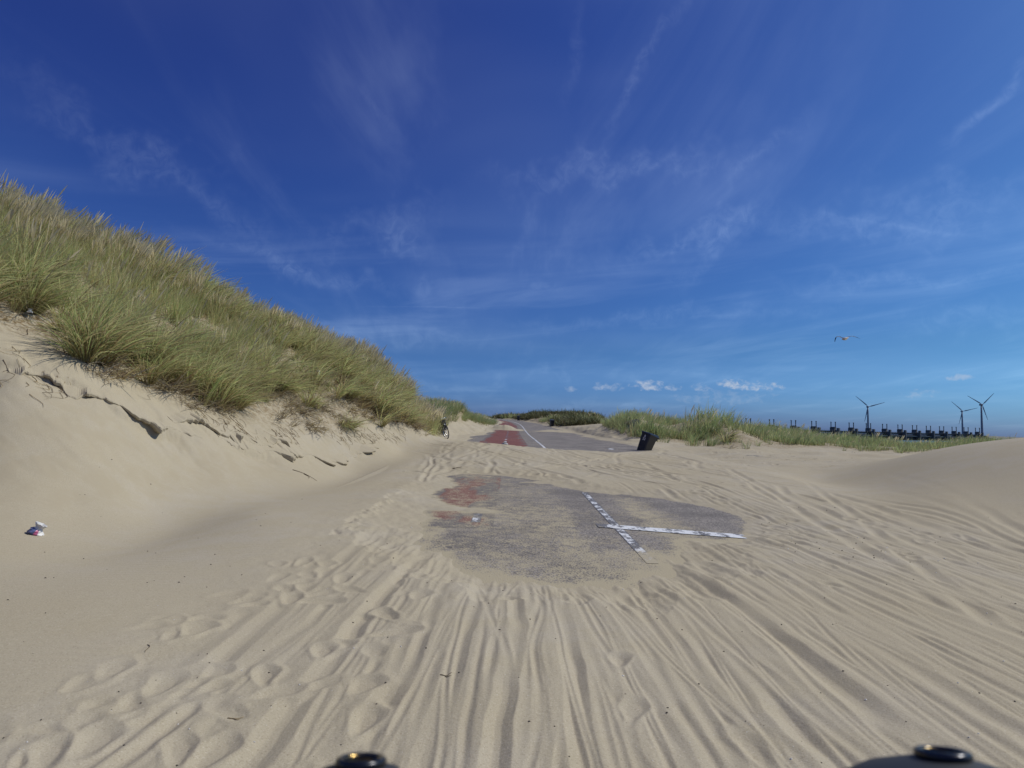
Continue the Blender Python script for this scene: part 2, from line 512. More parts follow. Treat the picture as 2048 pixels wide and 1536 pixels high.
def relief(x, y):
    h = 0.016 * fbm(x * 1.6, y * 1.0, 3, 51) + 0.009 * fbm(x * 8, y * 5, 4, 55)
    for (x0, y0, y1, sl, am, fr, ph, hw, dp) in tracks:
        m = (y > y0 - 0.4) & (y < y1 + 0.5)
        idx = np.nonzero(m)[0]
        if len(idx) == 0:
            continue
        yy = y[idx]
        xc = x0 + sl * (yy - y0) + am * np.sin(yy * fr + ph) + 0.35 * am * np.sin(yy * fr * 2.7 + 2 * ph) + 0.12 * hw * vnoise(yy * 9, yy * 0 + ph, 3)
        dx = x[idx] - xc
        k = np.abs(dx) < 4.2 * hw
        idx = idx[k]; dx = dx[k]; yy = yy[k]
        if len(idx) == 0:
            continue
        e = sstep(y0 - 0.3, y0 + 0.3, yy) * (1 - sstep(y1 - 0.4, y1 + 0.4, yy))
        d = dp * np.clip(0.8 + 1.1 * vnoise(yy * 1.7, yy * 0 + ph * 3, 8), 0.2, 1.12)
        dx = dx + 0.5 * hw * vnoise(yy * 4.5, yy * 0 + ph * 7, 6)
        q = np.abs(dx) / hw
        prof = np.interp(q, [0, 0.30, 1.30, 1.55, 2.7], [-1.0, -0.95, 0.42, 0.36, 0.0]) * d
        prof = prof * np.where(q > 1.0, 1 + 0.7 * vnoise(yy * 6, dx * 0 + np.sign(dx) * 3 + ph, 9), 1)
        keep = 1 - e * (1 - sstep(1.2, 2.7, q))
        h[idx] = h[idx] * keep + e * prof
    for (cx, cy, an, la, lb, dp) in prints:
        m = np.nonzero((np.abs(x - cx) < la * 2.6) & (np.abs(y - cy) < la * 2.6))[0]
        if len(m) == 0:
            continue
        ux = (x[m] - cx) * math.sin(an) + (y[m] - cy) * math.cos(an)
        uy = (x[m] - cx) * math.cos(an) - (y[m] - cy) * math.sin(an)
        q = np.sqrt((ux / la) ** 2 + (uy / (lb * (1 + 0.25 * np.sin(ux / la * 2)))) ** 2)
        q = q * (1 + 0.45 * vnoise(x[m] * 9, y[m] * 9, 12))
        keep = sstep(0.9, 1.7, q)
        h[m] = h[m] * keep + dp * np.interp(q, [0, 0.55, 1.18, 1.32, 1.8], [-1.0, -0.85, 0.38, 0.32, 0.0])
    return h


# crust ledges where the slope has slipped: (polyline in photo pixels with distance, step height)
LEDGES = [([(-60, 690, 9.6), (90, 770, 10.2), (240, 818, 10.8), (330, 846, 11.5), (405, 870, 12.3)], 0.15),
          ([(340, 808, 12.0), (400, 832, 12.9), (470, 858, 13.6), (540, 872, 14.8), (600, 876, 16.2)], 0.13),
          ([(440, 886, 13.0), (520, 900, 14.0), (590, 906, 15.4), (660, 903, 17.0), (760, 880, 20.4)], 0.14)]
_LED = [([tuple(P(*q)[:2]) for q in line], hh_) for line, hh_ in LEDGES]


MOUNDS = [(P(a_, 865, b_)[0], b_, c_, d_) for (a_, b_, c_, d_) in ((1262, 45, 0.45, 1.7), (1310, 46, 0.15, 1.5), (1412, 45, 0.62, 1.6), (1460, 41, 0.35, 1.3), (1540, 52, 0.3, 2.2), (1690, 55, 0.3, 2.0), (1880, 55, 0.25, 2.2))]


def ledge_z(x, y):
    out = np.zeros_like(x)
    for li, (line, hh_) in enumerate(_LED):
        jx = x + 0.22 * fbm(x * 2.2, y * 2.2, 4, 131 + li) + 0.06 * fbm(x * 11, y * 11, 3, 141 + li)
        jy = y + 0.22 * fbm(x * 2.2 + 40, y * 2.2, 4, 151 + li)
        best = np.full(x.shape, 1e9); sgn = np.zeros_like(x); tt = np.zeros_like(x)
        nseg = len(line) - 1
        for k in range(nseg):
            x0, y0 = line[k]; x1, y1 = line[k + 1]
            ex, ey = x1 - x0, y1 - y0
            t_ = np.clip(((jx - x0) * ex + (jy - y0) * ey) / (ex * ex + ey * ey), 0, 1)
            d2 = (jx - x0 - t_ * ex) ** 2 + (jy - y0 - t_ * ey) ** 2
            s_ = np.sign(ex * (jy - y0) - ey * (jx - x0))
            up = d2 < best
            best = np.where(up, d2, best); sgn = np.where(up, s_, sgn); tt = np.where(up, (k + t_) / nseg, tt)
        d = np.sqrt(best) * sgn                       # positive uphill (left of the line)
        amp_ = hh_ * np.clip(0.55 + 1.6 * fbm(tt * 9 + li * 5, tt * 0, 3, 161 + li), 0.0, 1.25) * sstep(0, 0.08, tt) * (1 - sstep(0.92, 1, tt))
        out += amp_ * np.interp(d, [-0.9, -0.30, -0.06, 0.02, 0.10, 1.3], [0, -0.35, -0.55, 0.42, 0.45, 0])
    return out


def sand_z(x, y, full=False):
    x = np.asarray(x, float); y = np.asarray(y, float)
    shp = x.shape
    x = x.ravel(); y = y.ravel()
    z = base_z(x, y)
    r = np.hypot(x, y)
    phi = np.arctan2(x, y)
    near = np.nonzero((r < 45) & (np.abs(phi) < R(60)))[0]
    # soft uneven ground
    amp = np.interp(r, [2, 8, 20, 60, 150], [0.0, 0.03, 0.10, 0.5, 1.2])
    lump = np.zeros_like(z)
    lump += amp * fbm(x / 2.4, y / 2.4, 4, 61) * np.interp(r, [10, 60], [1.0, 0.35])
    corridor = sstep(-4.2, -2.2, x) * (1 - sstep(5.2, 7.5, x))
    corridor = corridor * (r < 120)
    smooth_r = sstep(5.5, 8, x) * sstep(7.5, 9.5, y) * (1 - sstep(17, 22, y))     # the smooth dune stays smooth
    left_flat = (1 - sstep(-2.6, -1.2, x)) * (1 - sstep(24, 32, y))
    z += lump * (1 - corridor) * (1 - 0.9 * smooth_r) * (1 - 0.75 * left_flat)
    for (mx, my, mh, mr) in MOUNDS:
        z += mh * np.exp(-((x - mx) ** 2 + (y - my) ** 2) / (2 * mr * mr))
    sd = np.full(z.shape, 9.0)
    cm = np.nonzero((y > 2.0) & (y < 235) & (x > -26) & (x < 9.5) & (np.abs(phi) < R(50)))[0]
    sd[cm] = exposure_sd(x[cm], y[cm])
    h = np.zeros_like(z)
    if len(near):
        h[near] = relief(x[near], y[near])
    calm = (1 - sstep(-2.4, -1.3, x)) * (1 - sstep(1.0, 2.0, -(x + 2.6) - 0 * y) * 0)
    calm_mask = np.maximum(1 - sstep(-2.7, -1.7, x + 0.06 * (y - 4)), smooth_r)
    h = np.clip(h, -0.034, 0.034) * (1 - 0.93 * calm_mask)
    lm = np.nonzero((x < -2.2) & (x > -11) & (y > 7.5) & (y < 23))[0]
    if len(lm):
        z[lm] += ledge_z(x[lm], y[lm])
        al_, ac_ = 0.16 * x[lm] + 0.987 * y[lm], 0.987 * x[lm] - 0.16 * y[lm]
        zb_ = z[lm]
        z[lm] += (0.045 * fbm(al_ * 1.8, ac_ * 0.5, 4, 201) + 0.012 * fbm(al_ * 6, ac_ * 2.5, 3, 205)) * sstep(0.28, 0.8, zb_)
    # small wind ripples on the calm sand
    rip = 0.0024 * np.sin((y * 1.0 - 0.25 * x + 0.25 * fbm(x * 0.8, y * 0.8, 3, 71)) * 62) * (1 - sstep(9, 16, r)) * calm_mask
    zr = z_road(y)
    over = (x > -26) & (x < 9.5) & (y > 2.2) & (y < 235)
    on_road = over & (x - road_shift(y) > -5) & (x - road_shift(y) < 8.6)
    near_patch = y < 24
    kslope = np.where(near_patch, 0.11, 0.12)
    # the sand lies as a thin wedge that thickens away from the bare asphalt
    thick = np.where(near_patch, 0.085 * (1 - np.exp(-np.maximum(sd, 0) * 1.5)), 0.03 + 0.02 * np.clip(sd, 0, 1))
    zt = zr + thick
    zsm = 0.5 * (z + zt + np.sqrt((z - zt) ** 2 + 0.09 ** 2)) - 0.02
    fx = sstep(-4.6, -2.6, x - road_shift(y)) * (1 - sstep(7.0, 8.5, x - road_shift(y)))
    z = np.where(on_road & (sd >= 0), z + (np.maximum(zsm, zt) - z) * fx, z)
    z = np.where(over & (sd > 0) & (sd < 3.0), np.minimum(z, zr + kslope * sd + 0.35 * np.maximum(sd - 0.8, 0)), z)
    z = z + h * sstep(0.02, 0.40, sd) + rip
    z = np.where(on_road & (sd >= 0) & (fx > 0.5), np.maximum(z, zr + np.minimum(kslope * sd, 0.008)), z)
    z = np.where(over & (sd <= 0), zr + np.maximum(kslope * sd, -0.06), z)
    if full:
        return z.reshape(shp), sd.reshape(shp)
    return z.reshape(shp)


def gz(x, y):
    return float(sand_z(np.array([x]), np.array([y]))[0])


def on_ground(px, py, y_lo, y_hi, n=900):
    """first crossing of the view ray with the sand between two distances"""
    d = ray(px, py)
    Y = np.linspace(y_lo, y_hi, n)
    X = d[0] / d[1] * Y
    zr = d[2] / d[1] * Y + EYE
    zs = sand_z(X, Y)
    k = np.nonzero(zr <= zs)[0]
    i = k[0] if len(k) else int(np.argmin(np.abs(zr - zs)))
    return Vector((float(X[i]), float(Y[i]), float(zs[i])))


# ------------------------------------------------------------------ mesh helpers
def link(o, parent=None):
    scene.collection.objects.link(o)
    if parent is not None:
        o.parent = parent
    return o


def tag(o, label=None, cat=None, group=None, kind=None):
    if label: o["label"] = label
    if cat: o["category"] = cat
    if group: o["group"] = group
    if kind: o["kind"] = kind
    return o


def empty(name, loc, rot=(0, 0, 0)):
    o = bpy.data.objects.new(name, None)
    o.empty_display_size = 0.2
    o.location = loc
    o.rotation_euler = rot
    return link(o)


class MB:
    """collects shapes into one mesh"""
    def __init__(self):
        self.v, self.f, self.m = [], [], []
        self.smooth = []

    def add(self, verts, faces, mat=0, smooth=False):
        n = len(self.v)
        self.v.extend([tuple(map(float, p)) for p in verts])
        for f in faces:
            self.f.append(tuple(n + i for i in f))
            self.m.append(mat)
            self.smooth.append(smooth)
        return self

    def box(self, c, s, rot=None, mat=0, bevel=0.0, taper=1.0):
        hx, hy, hz = s[0] / 2, s[1] / 2, s[2] / 2
        b = min(bevel, hx * .9, hy * .9)
        def ring(k, z):
            x, y = hx * k, hy * k
            if b <= 0:
                return [(-x, -y, z), (x, -y, z), (x, y, z), (-x, y, z)]
            return [(-x + b, -y, z), (x - b, -y, z), (x, -y + b, z), (x, y - b, z), (x - b, y, z), (-x + b, y, z), (-x, y - b, z), (-x, -y + b, z)]
        r0, r1 = ring(1.0, -hz), ring(taper, hz)
        n = len(r0)
        vs_ = r0 + r1
        fs = [tuple(range(n - 1, -1, -1)), tuple(range(n, 2 * n))] + [(i, (i + 1) % n, n + (i + 1) % n, n + i) for i in range(n)]
        M = Matrix.Translation(Vector(c)) @ (rot.to_4x4() if rot is not None else Matrix())
        return self.add([M @ Vector(p) for p in vs_], fs, mat)

    def tube(self, pts, rad, seg=8, mat=0, closed=False, caps=True):
        pts = [Vector(p) for p in pts]
        rad = rad if isinstance(rad, (list, tuple)) else [rad] * len(pts)
        n = len(pts)
        vs_ = []
        ref = None
        for i, p in enumerate(pts):
            if closed:
                t = (pts[(i + 1) % n] - pts[i - 1])
            else:
                t = pts[min(i + 1, n - 1)] - pts[max(i - 1, 0)]
            t.normalize()
            if ref is None:
                ref = Vector((0, 0, 1)) if abs(t.z) < 0.9 else Vector((1, 0, 0))
            u = (ref - t * ref.dot(t)).normalized()
            ref = u
            v = t.cross(u)
            for k in range(seg):
                a = 2 * math.pi * k / seg
                vs_.append(p + u * (rad[i] * math.cos(a)) + v * (rad[i] * math.sin(a)))
        fs = []
        for i in range(n if closed else n - 1):
            j = (i + 1) % n
            for k in range(seg):
                fs.append((i * seg + k, i * seg + (k + 1) % seg, j * seg + (k + 1) % seg, j * seg + k))
        if caps and not closed:
            fs.append(tuple(range(seg - 1, -1, -1)))
            fs.append(tuple((n - 1) * seg + k for k in range(seg)))
        return self.add(vs_, fs, mat, True)

    def lathe(self, prof, c=(0, 0, 0), seg=16, mat=0, rot=None, smooth=True):
        M = Matrix.Translation(Vector(c)) @ (rot.to_4x4() if rot is not None else Matrix())
        vs_ = []
        for (r_, z_) in prof:
            for k in range(seg):
                a = 2 * math.pi * k / seg
                vs_.append(M @ Vector((r_ * math.cos(a), r_ * math.sin(a), z_)))
        fs = []
        for i in range(len(prof) - 1):
            for k in range(seg):
                fs.append((i * seg + k, i * seg + (k + 1) % seg, (i + 1) * seg + (k + 1) % seg, (i + 1) * seg + k))
        return self.add(vs_, fs, mat, smooth)

    def build(self, name, mats, parent=None, shade=True):
        me = bpy.data.meshes.new(name)
        me.from_pydata(self.v, [], self.f)
        for m_ in (mats if isinstance(mats, (list, tuple)) else [mats]):
            me.materials.append(m_)
        me.polygons.foreach_set('material_index', self.m)
        me.polygons.foreach_set('use_smooth', [bool(s and shade) for s in self.smooth])
        me.update()
        return link(bpy.data.objects.new(name, me), parent)


def np_mesh(name, verts, quads, smooth=True):
    me = bpy.data.meshes.new(name)
    me.vertices.add(len(verts))
    me.vertices.foreach_set('co', verts.astype(np.float32).ravel())
    k = quads.shape[1]
    me.loops.add(quads.size)
    me.loops.foreach_set('vertex_index', quads.astype(np.int32).ravel())
    me.polygons.add(len(quads))
    me.polygons.foreach_set('loop_start', np.arange(0, quads.size, k, dtype=np.int32))
    me.polygons.foreach_set('loop_total', np.full(len(quads), k, dtype=np.int32))
    me.polygons.foreach_set('use_smooth', np.full(len(quads), smooth, dtype=bool))
    me.update(calc_edges=True)
    return me


def attr(me, name, data, typ='FLOAT', dom='POINT'):
    a = me.attributes.new(name, typ, dom)
    if typ == 'FLOAT_VECTOR':
        a.data.foreach_set('vector', np.asarray(data, np.float32).ravel())
    else:
        a.data.foreach_set('value', np.asarray(data, np.int32 if typ == 'INT' else np.float32).ravel())


# ------------------------------------------------------------------ materials
def new_mat(name):
    m = bpy.data.materials.new(name)
    m.use_nodes = True
    t = NT(m.node_tree)
    t.n.clear()
    out = t.new('ShaderNodeOutputMaterial')
    b = t.new('ShaderNodeBsdfPrincipled')
    t.l.new(b.outputs[0], out.inputs[0])
    return m, t, b, out


def plain(name, col, rough=0.6, metal=0.0, var=0.12, scale=6.0, spec=0.5):
    m, t, b, out = new_mat(name)
    tcn = t.new('ShaderNodeTexCoord')
    n = t.noise(tcn.outputs['Object'], scale, 4, 0.6)
    c0 = tuple(max(0, c * (1 - var)) for c in col) + (1,)
    c1 = tuple(min(1, c * (1 + var)) for c in col) + (1,)
    t.put(b.inputs['Base Color'], t.mix(n, c0, c1))
    b.inputs['Roughness'].default_value = rough
    b.inputs['Metallic'].default_value = metal
    b.inputs['Specular IOR Level'].default_value = spec
    return m


def sand_material(name, with_attr=True):
    m, t, b, out = new_mat(name)
    geo = t.new('ShaderNodeNewGeometry')
    pos = geo.outputs['Position']
    big = t.noise(pos, 0.35, 4, 0.55)
    mid = t.noise(t.mapping(pos, (1, 1, 1)), 2.2, 4, 0.6)
    grain = t.noise(pos, 115.0, 2, 0.75)
    grain2 = t.noise(pos, 45.0, 3, 0.7)
    col = t.mix(t.rng(big, 0.3, 0.7), (0.384, 0.329, 0.226, 1), (0.405, 0.359, 0.276, 1))
    col = t.mix(t.rng(mid, 0.35, 0.7), col, (0.390, 0.338, 0.238, 1))
    # dark and pale grains
    col = t.mix(t.rng(grain, 0.55, 0.72, 0, 0.60), col, (0.22, 0.17, 0.115, 1))
    col = t.mix(t.rng(grain, 0.45, 0.28, 0, 0.50), col, (0.56, 0.50, 0.40, 1))
    col = t.mix(t.rng(grain2, 0.56, 0.75, 0, 0.38), col, (0.25, 0.20, 0.14, 1))
    vor = t.new('ShaderNodeTexVoronoi')
    vor.inputs['Scale'].default_value = 26.0
    t.l.new(pos, vor.inputs['Vector'])
    sepc = t.new('ShaderNodeSeparateColor')
    t.l.new(vor.outputs['Color'], sepc.inputs[0])
    speck = t.math('MULTIPLY', t.rng(vor.outputs['Distance'], 0.10, 0.05), t.math('GREATER_THAN', sepc.outputs[0], 0.93))
    col = t.mix(t.math('MULTIPLY', speck, 0.75), col, (0.62, 0.60, 0.55, 1))
    speck2 = t.math('MULTIPLY', t.rng(vor.outputs['Distance'], 0.09, 0.04), t.math('LESS_THAN', sepc.outputs[1], 0.04))
    col = t.mix(t.math('MULTIPLY', speck2, 0.8), col, (0.05, 0.04, 0.03, 1))
    if with_attr:
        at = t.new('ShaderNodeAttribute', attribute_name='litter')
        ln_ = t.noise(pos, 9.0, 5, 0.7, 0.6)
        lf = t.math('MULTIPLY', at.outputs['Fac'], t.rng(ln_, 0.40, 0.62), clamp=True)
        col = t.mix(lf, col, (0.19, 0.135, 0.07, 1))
        ad = t.new('ShaderNodeAttribute', attribute_name='damp')          # damp, yellower sand of the slipped slope
        streaks = t.noise(t.mapping(pos, (2.2, 2.2, 0.35), (0, 0, R(30))), 1.3, 4, 0.6, 0.4)
        col = t.mix(t.math('MULTIPLY', ad.outputs['Fac'], t.rng(streaks, 0.40, 0.66)), col, (0.372, 0.318, 0.222, 1))
    t.put(b.inputs['Base Color'], col)
    b.inputs['Roughness'].default_value = 0.95
    b.inputs['Specular IOR Level'].default_value = 0.12
    bump = t.new('ShaderNodeBump')
    bump.inputs['Strength'].default_value = 0.35
    bump.inputs['Distance'].default_value = 0.010
    hsum = t.math('ADD', t.math('MULTIPLY', grain, 0.35), t.math('ADD', t.math('MULTIPLY', grain2, 0.7), t.math('MULTIPLY', t.noise(pos, 14.0, 3, 0.6), 0.8)))
    t.l.new(hsum, bump.inputs['Height'])
    t.l.new(bump.outputs[0], b.inputs['Normal'])
    return m


def dusted(t, pos, base, amount_sock):
    """wind-blown sand lying between the stones of the asphalt"""
    g = t.noise(pos, 48.0, 2, 0.8)
    g2 = t.noise(pos, 5.0, 4, 0.6)
    thr = t.math('ADD', t.math('MULTIPLY', t.math('SUBTRACT', g, 0.5), 1.5), t.math('MULTIPLY', t.math('SUBTRACT', g2, 0.5), 0.7))
    f = t.rng(t.math('ADD', thr, amount_sock), 0.0, 0.22)
    return t.mix(f, base, (0.385, 0.33, 0.22, 1))


def asphalt_material(name, c_dark, c_light, dust_shift=0.0, worn=None, wear_shift=0.0):
    m, t, b, out = new_mat(name)
    geo = t.new('ShaderNodeNewGeometry')
    pos = geo.outputs['Position']
    stone = t.new('ShaderNodeTexVoronoi')
    stone.inputs['Scale'].default_value = 60.0
    t.l.new(pos, stone.inputs['Vector'])
    sc = t.new('ShaderNodeSeparateColor')
    t.l.new(stone.outputs['Color'], sc.inputs[0])
    col = t.mix(sc.outputs[0], c_dark, c_light)
    big = t.noise(pos, 0.9, 4, 0.6)
    col = t.mix(t.rng(big, 0.35, 0.7, 0, 0.5), col, tuple(x * 0.75 for x in c_dark[:3]) + (1,))
    if worn is not None:
        wn = t.noise(t.mapping(pos, (1, 0.3, 1)), 1.3, 5, 0.65, 0.5)
        bd = t.new('ShaderNodeAttribute', attribute_name='border').outputs['Fac']
        wb = t.math('SUBTRACT', t.math('ADD', wn, 0.13 + wear_shift), t.math('MULTIPLY', t.math('MINIMUM', bd, 0.5), 0.34))
        col = t.mix(t.rng(wb, 0.46, 0.56), col, worn)
    at = t.new('ShaderNodeAttribute', attribute_name='dust')
    col = dusted(t, pos, col, t.math('ADD', at.outputs['Fac'], dust_shift))
    t.put(b.inputs['Base Color'], col)
    b.inputs['Roughness'].default_value = 0.85
    b.inputs['Specular IOR Level'].default_value = 0.3
    bump = t.new('ShaderNodeBump')
    bump.inputs['Strength'].default_value = 0.5
    bump.inputs['Distance'].default_value = 0.004
    t.l.new(stone.outputs['Distance'], bump.inputs['Height'])
    t.l.new(bump.outputs[0], b.inputs['Normal'])
    return m


def paint_material(name, dust_shift=0.0, wear=0.48):
    m, t, b, out = new_mat(name)
    geo = t.new('ShaderNodeNewGeometry')
    pos = geo.outputs['Position']
    wn = t.math('ADD', t.math('MULTIPLY', t.noise(t.mapping(pos, (1, 0.6, 1)), 6.5, 3, 0.6, 0.1), 0.5), t.math('MULTIPLY', t.noise(t.mapping(pos, (1, 0.45, 1)), 28.0, 5, 0.8, 0.2), 0.5))
    bd = t.new('ShaderNodeAttribute', attribute_name='border').outputs['Fac']
    f = t.rng(t.math('ADD', wn, t.rng(bd, 0.0, 0.022, 0.14, 0.0)), wear - 0.02, wear + 0.07)
    stone = t.noise(pos, 90.0, 2, 0.7)
    asph = t.mix(stone, (0.05, 0.05, 0.058, 1), (0.17, 0.165, 0.17, 1))
    col = t.mix(f, (0.66, 0.67, 0.68, 1), asph)
    at = t.new('ShaderNodeAttribute', attribute_name='dust')
    col = dusted(t, pos, col, t.math('ADD', at.outputs['Fac'], dust_shift))
    t.put(b.inputs['Base Color'], col)
    b.inputs['Roughness'].default_value = 0.7
    return m


M_SAND = sand_material('sand')
M_SAND_PLAIN = sand_material('sand_crust', False)
M_ASPHALT = asphalt_material('asphalt', (0.09, 0.080, 0.073, 1), (0.33, 0.295, 0.26, 1))
M_RED = asphalt_material('red_asphalt', (0.14, 0.055, 0.045, 1), (0.25, 0.12, 0.095, 1), 0.0, (0.14, 0.125, 0.115, 1))
M_RED_FAR = asphalt_material('red_asphalt_far', (0.14, 0.045, 0.038, 1), (0.23, 0.095, 0.075, 1), -0.02, (0.14, 0.125, 0.115, 1), -0.09)
M_PAINT = paint_material('road_paint', -0.34, 0.505)
M_PAINT_WORN = paint_material('worn_road_paint', -0.08, 0.455)

# ------------------------------------------------------------------ the sand sheet
phis = np.concatenate([np.linspace(R(-180), R(-51), 70, endpoint=False), np.arange(R(-51), R(51), R(0.092)), np.linspace(R(51), R(180), 71)])
rads = np.concatenate([np.array([0.05, 0.6, 1.2, 1.7, 2.0]), np.arange(2.2, 5, 0.015), np.arange(5, 10, 0.03), np.arange(10, 19, 0.055), np.arange(19, 30, 0.10), np.arange(30, 62, 0.32), np.arange(62, 150, 1.6), np.geomspace(150, 900, 36)])
PH, RR = np.meshgrid(phis, rads)
GX = RR * np.sin(PH); GY = RR * np.cos(PH)
GZ, GSD = sand_z(GX, GY, True)
# loose sand cannot stand steeper than its angle of repose: let the steepest rut walls slump
near_r = int(np.searchsorted(rads, 10.0))
dphi = np.gradient(phis)[None, :]
dr_ = np.gradient(rads)[:near_r, None]
for it in range(8):
    Zn = GZ[:near_r]
    gx_ = np.gradient(Zn, axis=1) / (RR[:near_r] * dphi)
    gy_ = np.gradient(Zn, axis=0) / dr_
    steep = (np.hypot(gx_, gy_) > 0.55) & (GSD[:near_r] > 0.15) & (np.abs(PH[:near_r]) < R(50)) & (GX[:near_r] > -4.5)
    m_ = steep.copy()
    m_[:, 1:] |= steep[:, :-1]; m_[:, :-1] |= steep[:, 1:]; m_[1:] |= steep[:-1]; m_[:-1] |= steep[1:]
    av = Zn.copy()
    av[1:-1, 2:-2] = (Zn[1:-1, :-4] + Zn[1:-1, 1:-3] + Zn[1:-1, 2:-2] + Zn[1:-1, 3:-1] + Zn[1:-1, 4:] + Zn[:-2, 2:-2] + Zn[2:, 2:-2]) / 7
    GZ[:near_r] = np.where(m_, av, Zn)
nr, nc = GX.shape
verts = np.stack([GX.ravel(), GY.ravel(), GZ.ravel()], 1)
ii, jj = np.meshgrid(np.arange(nr - 1), np.arange(nc - 1), indexing='ij')
quads = np.stack([ii * nc + jj, ii * nc + jj + 1, (ii + 1) * nc + jj + 1, (ii + 1) * nc + jj], -1).reshape(-1, 4)[:, ::-1]
me = np_mesh('sand', verts, quads)
me.materials.append(M_SAND)
SPX, SPY = project(verts[:, 0], verts[:, 1], verts[:, 2])

# where grass grows, drawn over the ground as the photograph shows it
G_LEFT = [(-400, 560), (-120, 600), (0, 655), (70, 668), (130, 705), (190, 745), (260, 762), (330, 795), (420, 815), (500, 812), (560, 790), (600, 770), (650, 772), (690, 812), (720, 805), (760, 838), (800, 842), (840, 856), (876, 860), (884, 850), (880, 835), (862, 822), (830, 790), (760, 690), (560, 590), (0, 330), (-400, 150)]
G_BARE = [(470, 790), (560, 765), (600, 745), (660, 770), (700, 800), (740, 820), (720, 850), (660, 858), (560, 850), (420, 822)]
G_SECOND = [(845, 770), (880, 778), (930, 790), (975, 818), (988, 846), (965, 847), (935, 838), (900, 842), (870, 845), (845, 838)]
G_RIGHT = [(1205, 846), (1240, 838), (1330, 840), (1410, 835), (1480, 846), (1620, 858), (1720, 876), (1850, 888), (1990, 876), (2030, 882), (1985, 892), (1850, 904), (1770, 902), (1700, 898), (1640, 893), (1560, 898), (1500, 890), (1470, 897), (1440, 896), (1390, 888), (1350, 884), (1300, 876), (1255, 872), (1235, 864)]
G_CENTRE = [(985, 822), (1050, 815), (1110, 822), (1160, 822), (1205, 838), (1200, 847), (1150, 852), (1110, 850), (1070, 845), (1045, 842), (1010, 838), (985, 838)]


def fade_poly(px, py, poly, soft):
    return np.clip(0.5 - sd_poly(px, py, poly) / soft, 0, 1)


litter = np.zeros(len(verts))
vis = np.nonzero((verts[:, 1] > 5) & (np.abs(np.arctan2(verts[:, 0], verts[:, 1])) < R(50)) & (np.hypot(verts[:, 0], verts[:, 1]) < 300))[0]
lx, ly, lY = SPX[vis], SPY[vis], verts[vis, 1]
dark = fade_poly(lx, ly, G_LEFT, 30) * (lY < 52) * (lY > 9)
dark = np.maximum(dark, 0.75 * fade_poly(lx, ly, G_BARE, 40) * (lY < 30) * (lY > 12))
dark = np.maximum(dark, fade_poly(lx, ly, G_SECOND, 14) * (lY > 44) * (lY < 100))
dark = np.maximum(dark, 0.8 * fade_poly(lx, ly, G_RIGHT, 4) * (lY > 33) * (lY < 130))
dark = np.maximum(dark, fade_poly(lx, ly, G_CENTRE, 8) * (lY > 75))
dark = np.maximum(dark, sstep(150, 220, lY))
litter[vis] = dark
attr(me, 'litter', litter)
damp = np.zeros(len(verts))
damp[vis] = fade_poly(lx, ly, [(-300, 700), (0, 740), (160, 800), (420, 885), (560, 915), (760, 885), (820, 900), (600, 955), (300, 1000), (0, 1050), (-300, 1080)], 60) * (lY < 26)
attr(me, 'damp', damp)
sand_obj = tag(link(bpy.data.objects.new('sand', me)), kind='structure')

# ------------------------------------------------------------------ road, red cycle lane, painted lines
def strip(name, xa, xb, ya, yb, mat, lift, parent=None, nx=8, dy=0.25, dustf=None):
    ys = np.concatenate([np.arange(ya, min(yb, 40), dy), np.arange(max(ya, 40), yb, dy * 6), [yb]]) if yb > 40 else np.linspace(ya, yb, max(2, int((yb - ya) / dy) + 1))
    ys = np.unique(ys)
    ts = np.linspace(0, 1, nx)
    TT, YY = np.meshgrid(ts, ys)
    XA = xa(YY) if callable(xa) else xa
    XB = xb(YY) if callable(xb) else xb
    XX = XA + (XB - XA) * TT + road_shift(YY)
    ZZ = z_road(YY) + lift
    v = np.stack([XX.ravel(), YY.ravel(), ZZ.ravel()], 1)
    r_, c_ = XX.shape
    a, b_ = np.meshgrid(np.arange(r_ - 1), np.arange(c_ - 1), indexing='ij')
    q = np.stack([a * c_ + b_, a * c_ + b_ + 1, (a + 1) * c_ + b_ + 1, (a + 1) * c_ + b_], -1).reshape(-1, 4)
    m_ = np_mesh(name, v, q, False)
    m_.materials.append(mat)
    sd = exposure_sd(v[:, 0], v[:, 1])
    # sand thickens towards the border of the bare patch
    dust = 0.06 + 0.36 * sstep(-0.26, 0.03, sd) + 0.22 * fbm(v[:, 0] * 0.9, v[:, 1] * 0.5, 4, 81)
    dust += 0.07 * sstep(7.4, 6.3, v[:, 1])
    dust += 0.13 * sstep(0.3, 0.9, v[:, 0]) * (1 - sstep(1.5, 1.9, v[:, 0])) * sstep(8.3, 7.3, v[:, 1])
    dust -= 0.40 * sstep(2.2, 3.2, v[:, 0]) * sstep(8.2, 9.2, v[:, 1])
    dust -= 0.16 * sstep(0.9, 1.1, v[:, 0]) * (1 - sstep(1.8, 2.2, v[:, 0])) * sstep(7.0, 7.6, v[:, 1])
    dust -= 0.25 * np.exp(-((sd + 0.10) / 0.10) ** 2) * sstep(9.0, 11.0, v[:, 1])
    if mat is M_PAINT_WORN:
        dust += 0.30 * sstep(7.5, 6.6, v[:, 1]) + 0.10 * sstep(11.5, 12.9, v[:, 1])
    dust = np.where(v[:, 1] > 24, -0.26 + 0.35 * fbm(v[:, 0] * 0.6, v[:, 1] * 0.12, 4, 83) + 0.35 * sstep(-0.6, 0.1, sd), dust)
    attr(m_, 'dust', dust)
    xa_ = xa(v[:, 1]) if callable(xa) else xa
    xb_ = xb(v[:, 1]) if callable(xb) else xb
    u_ = v[:, 0] - road_shift(v[:, 1])
    attr(m_, 'border', np.minimum(np.minimum(u_ - xa_, xb_ - u_), np.minimum(v[:, 1] - ya, yb - v[:, 1]) * 0.6))
    return link(bpy.data.objects.new(name, m_), parent)


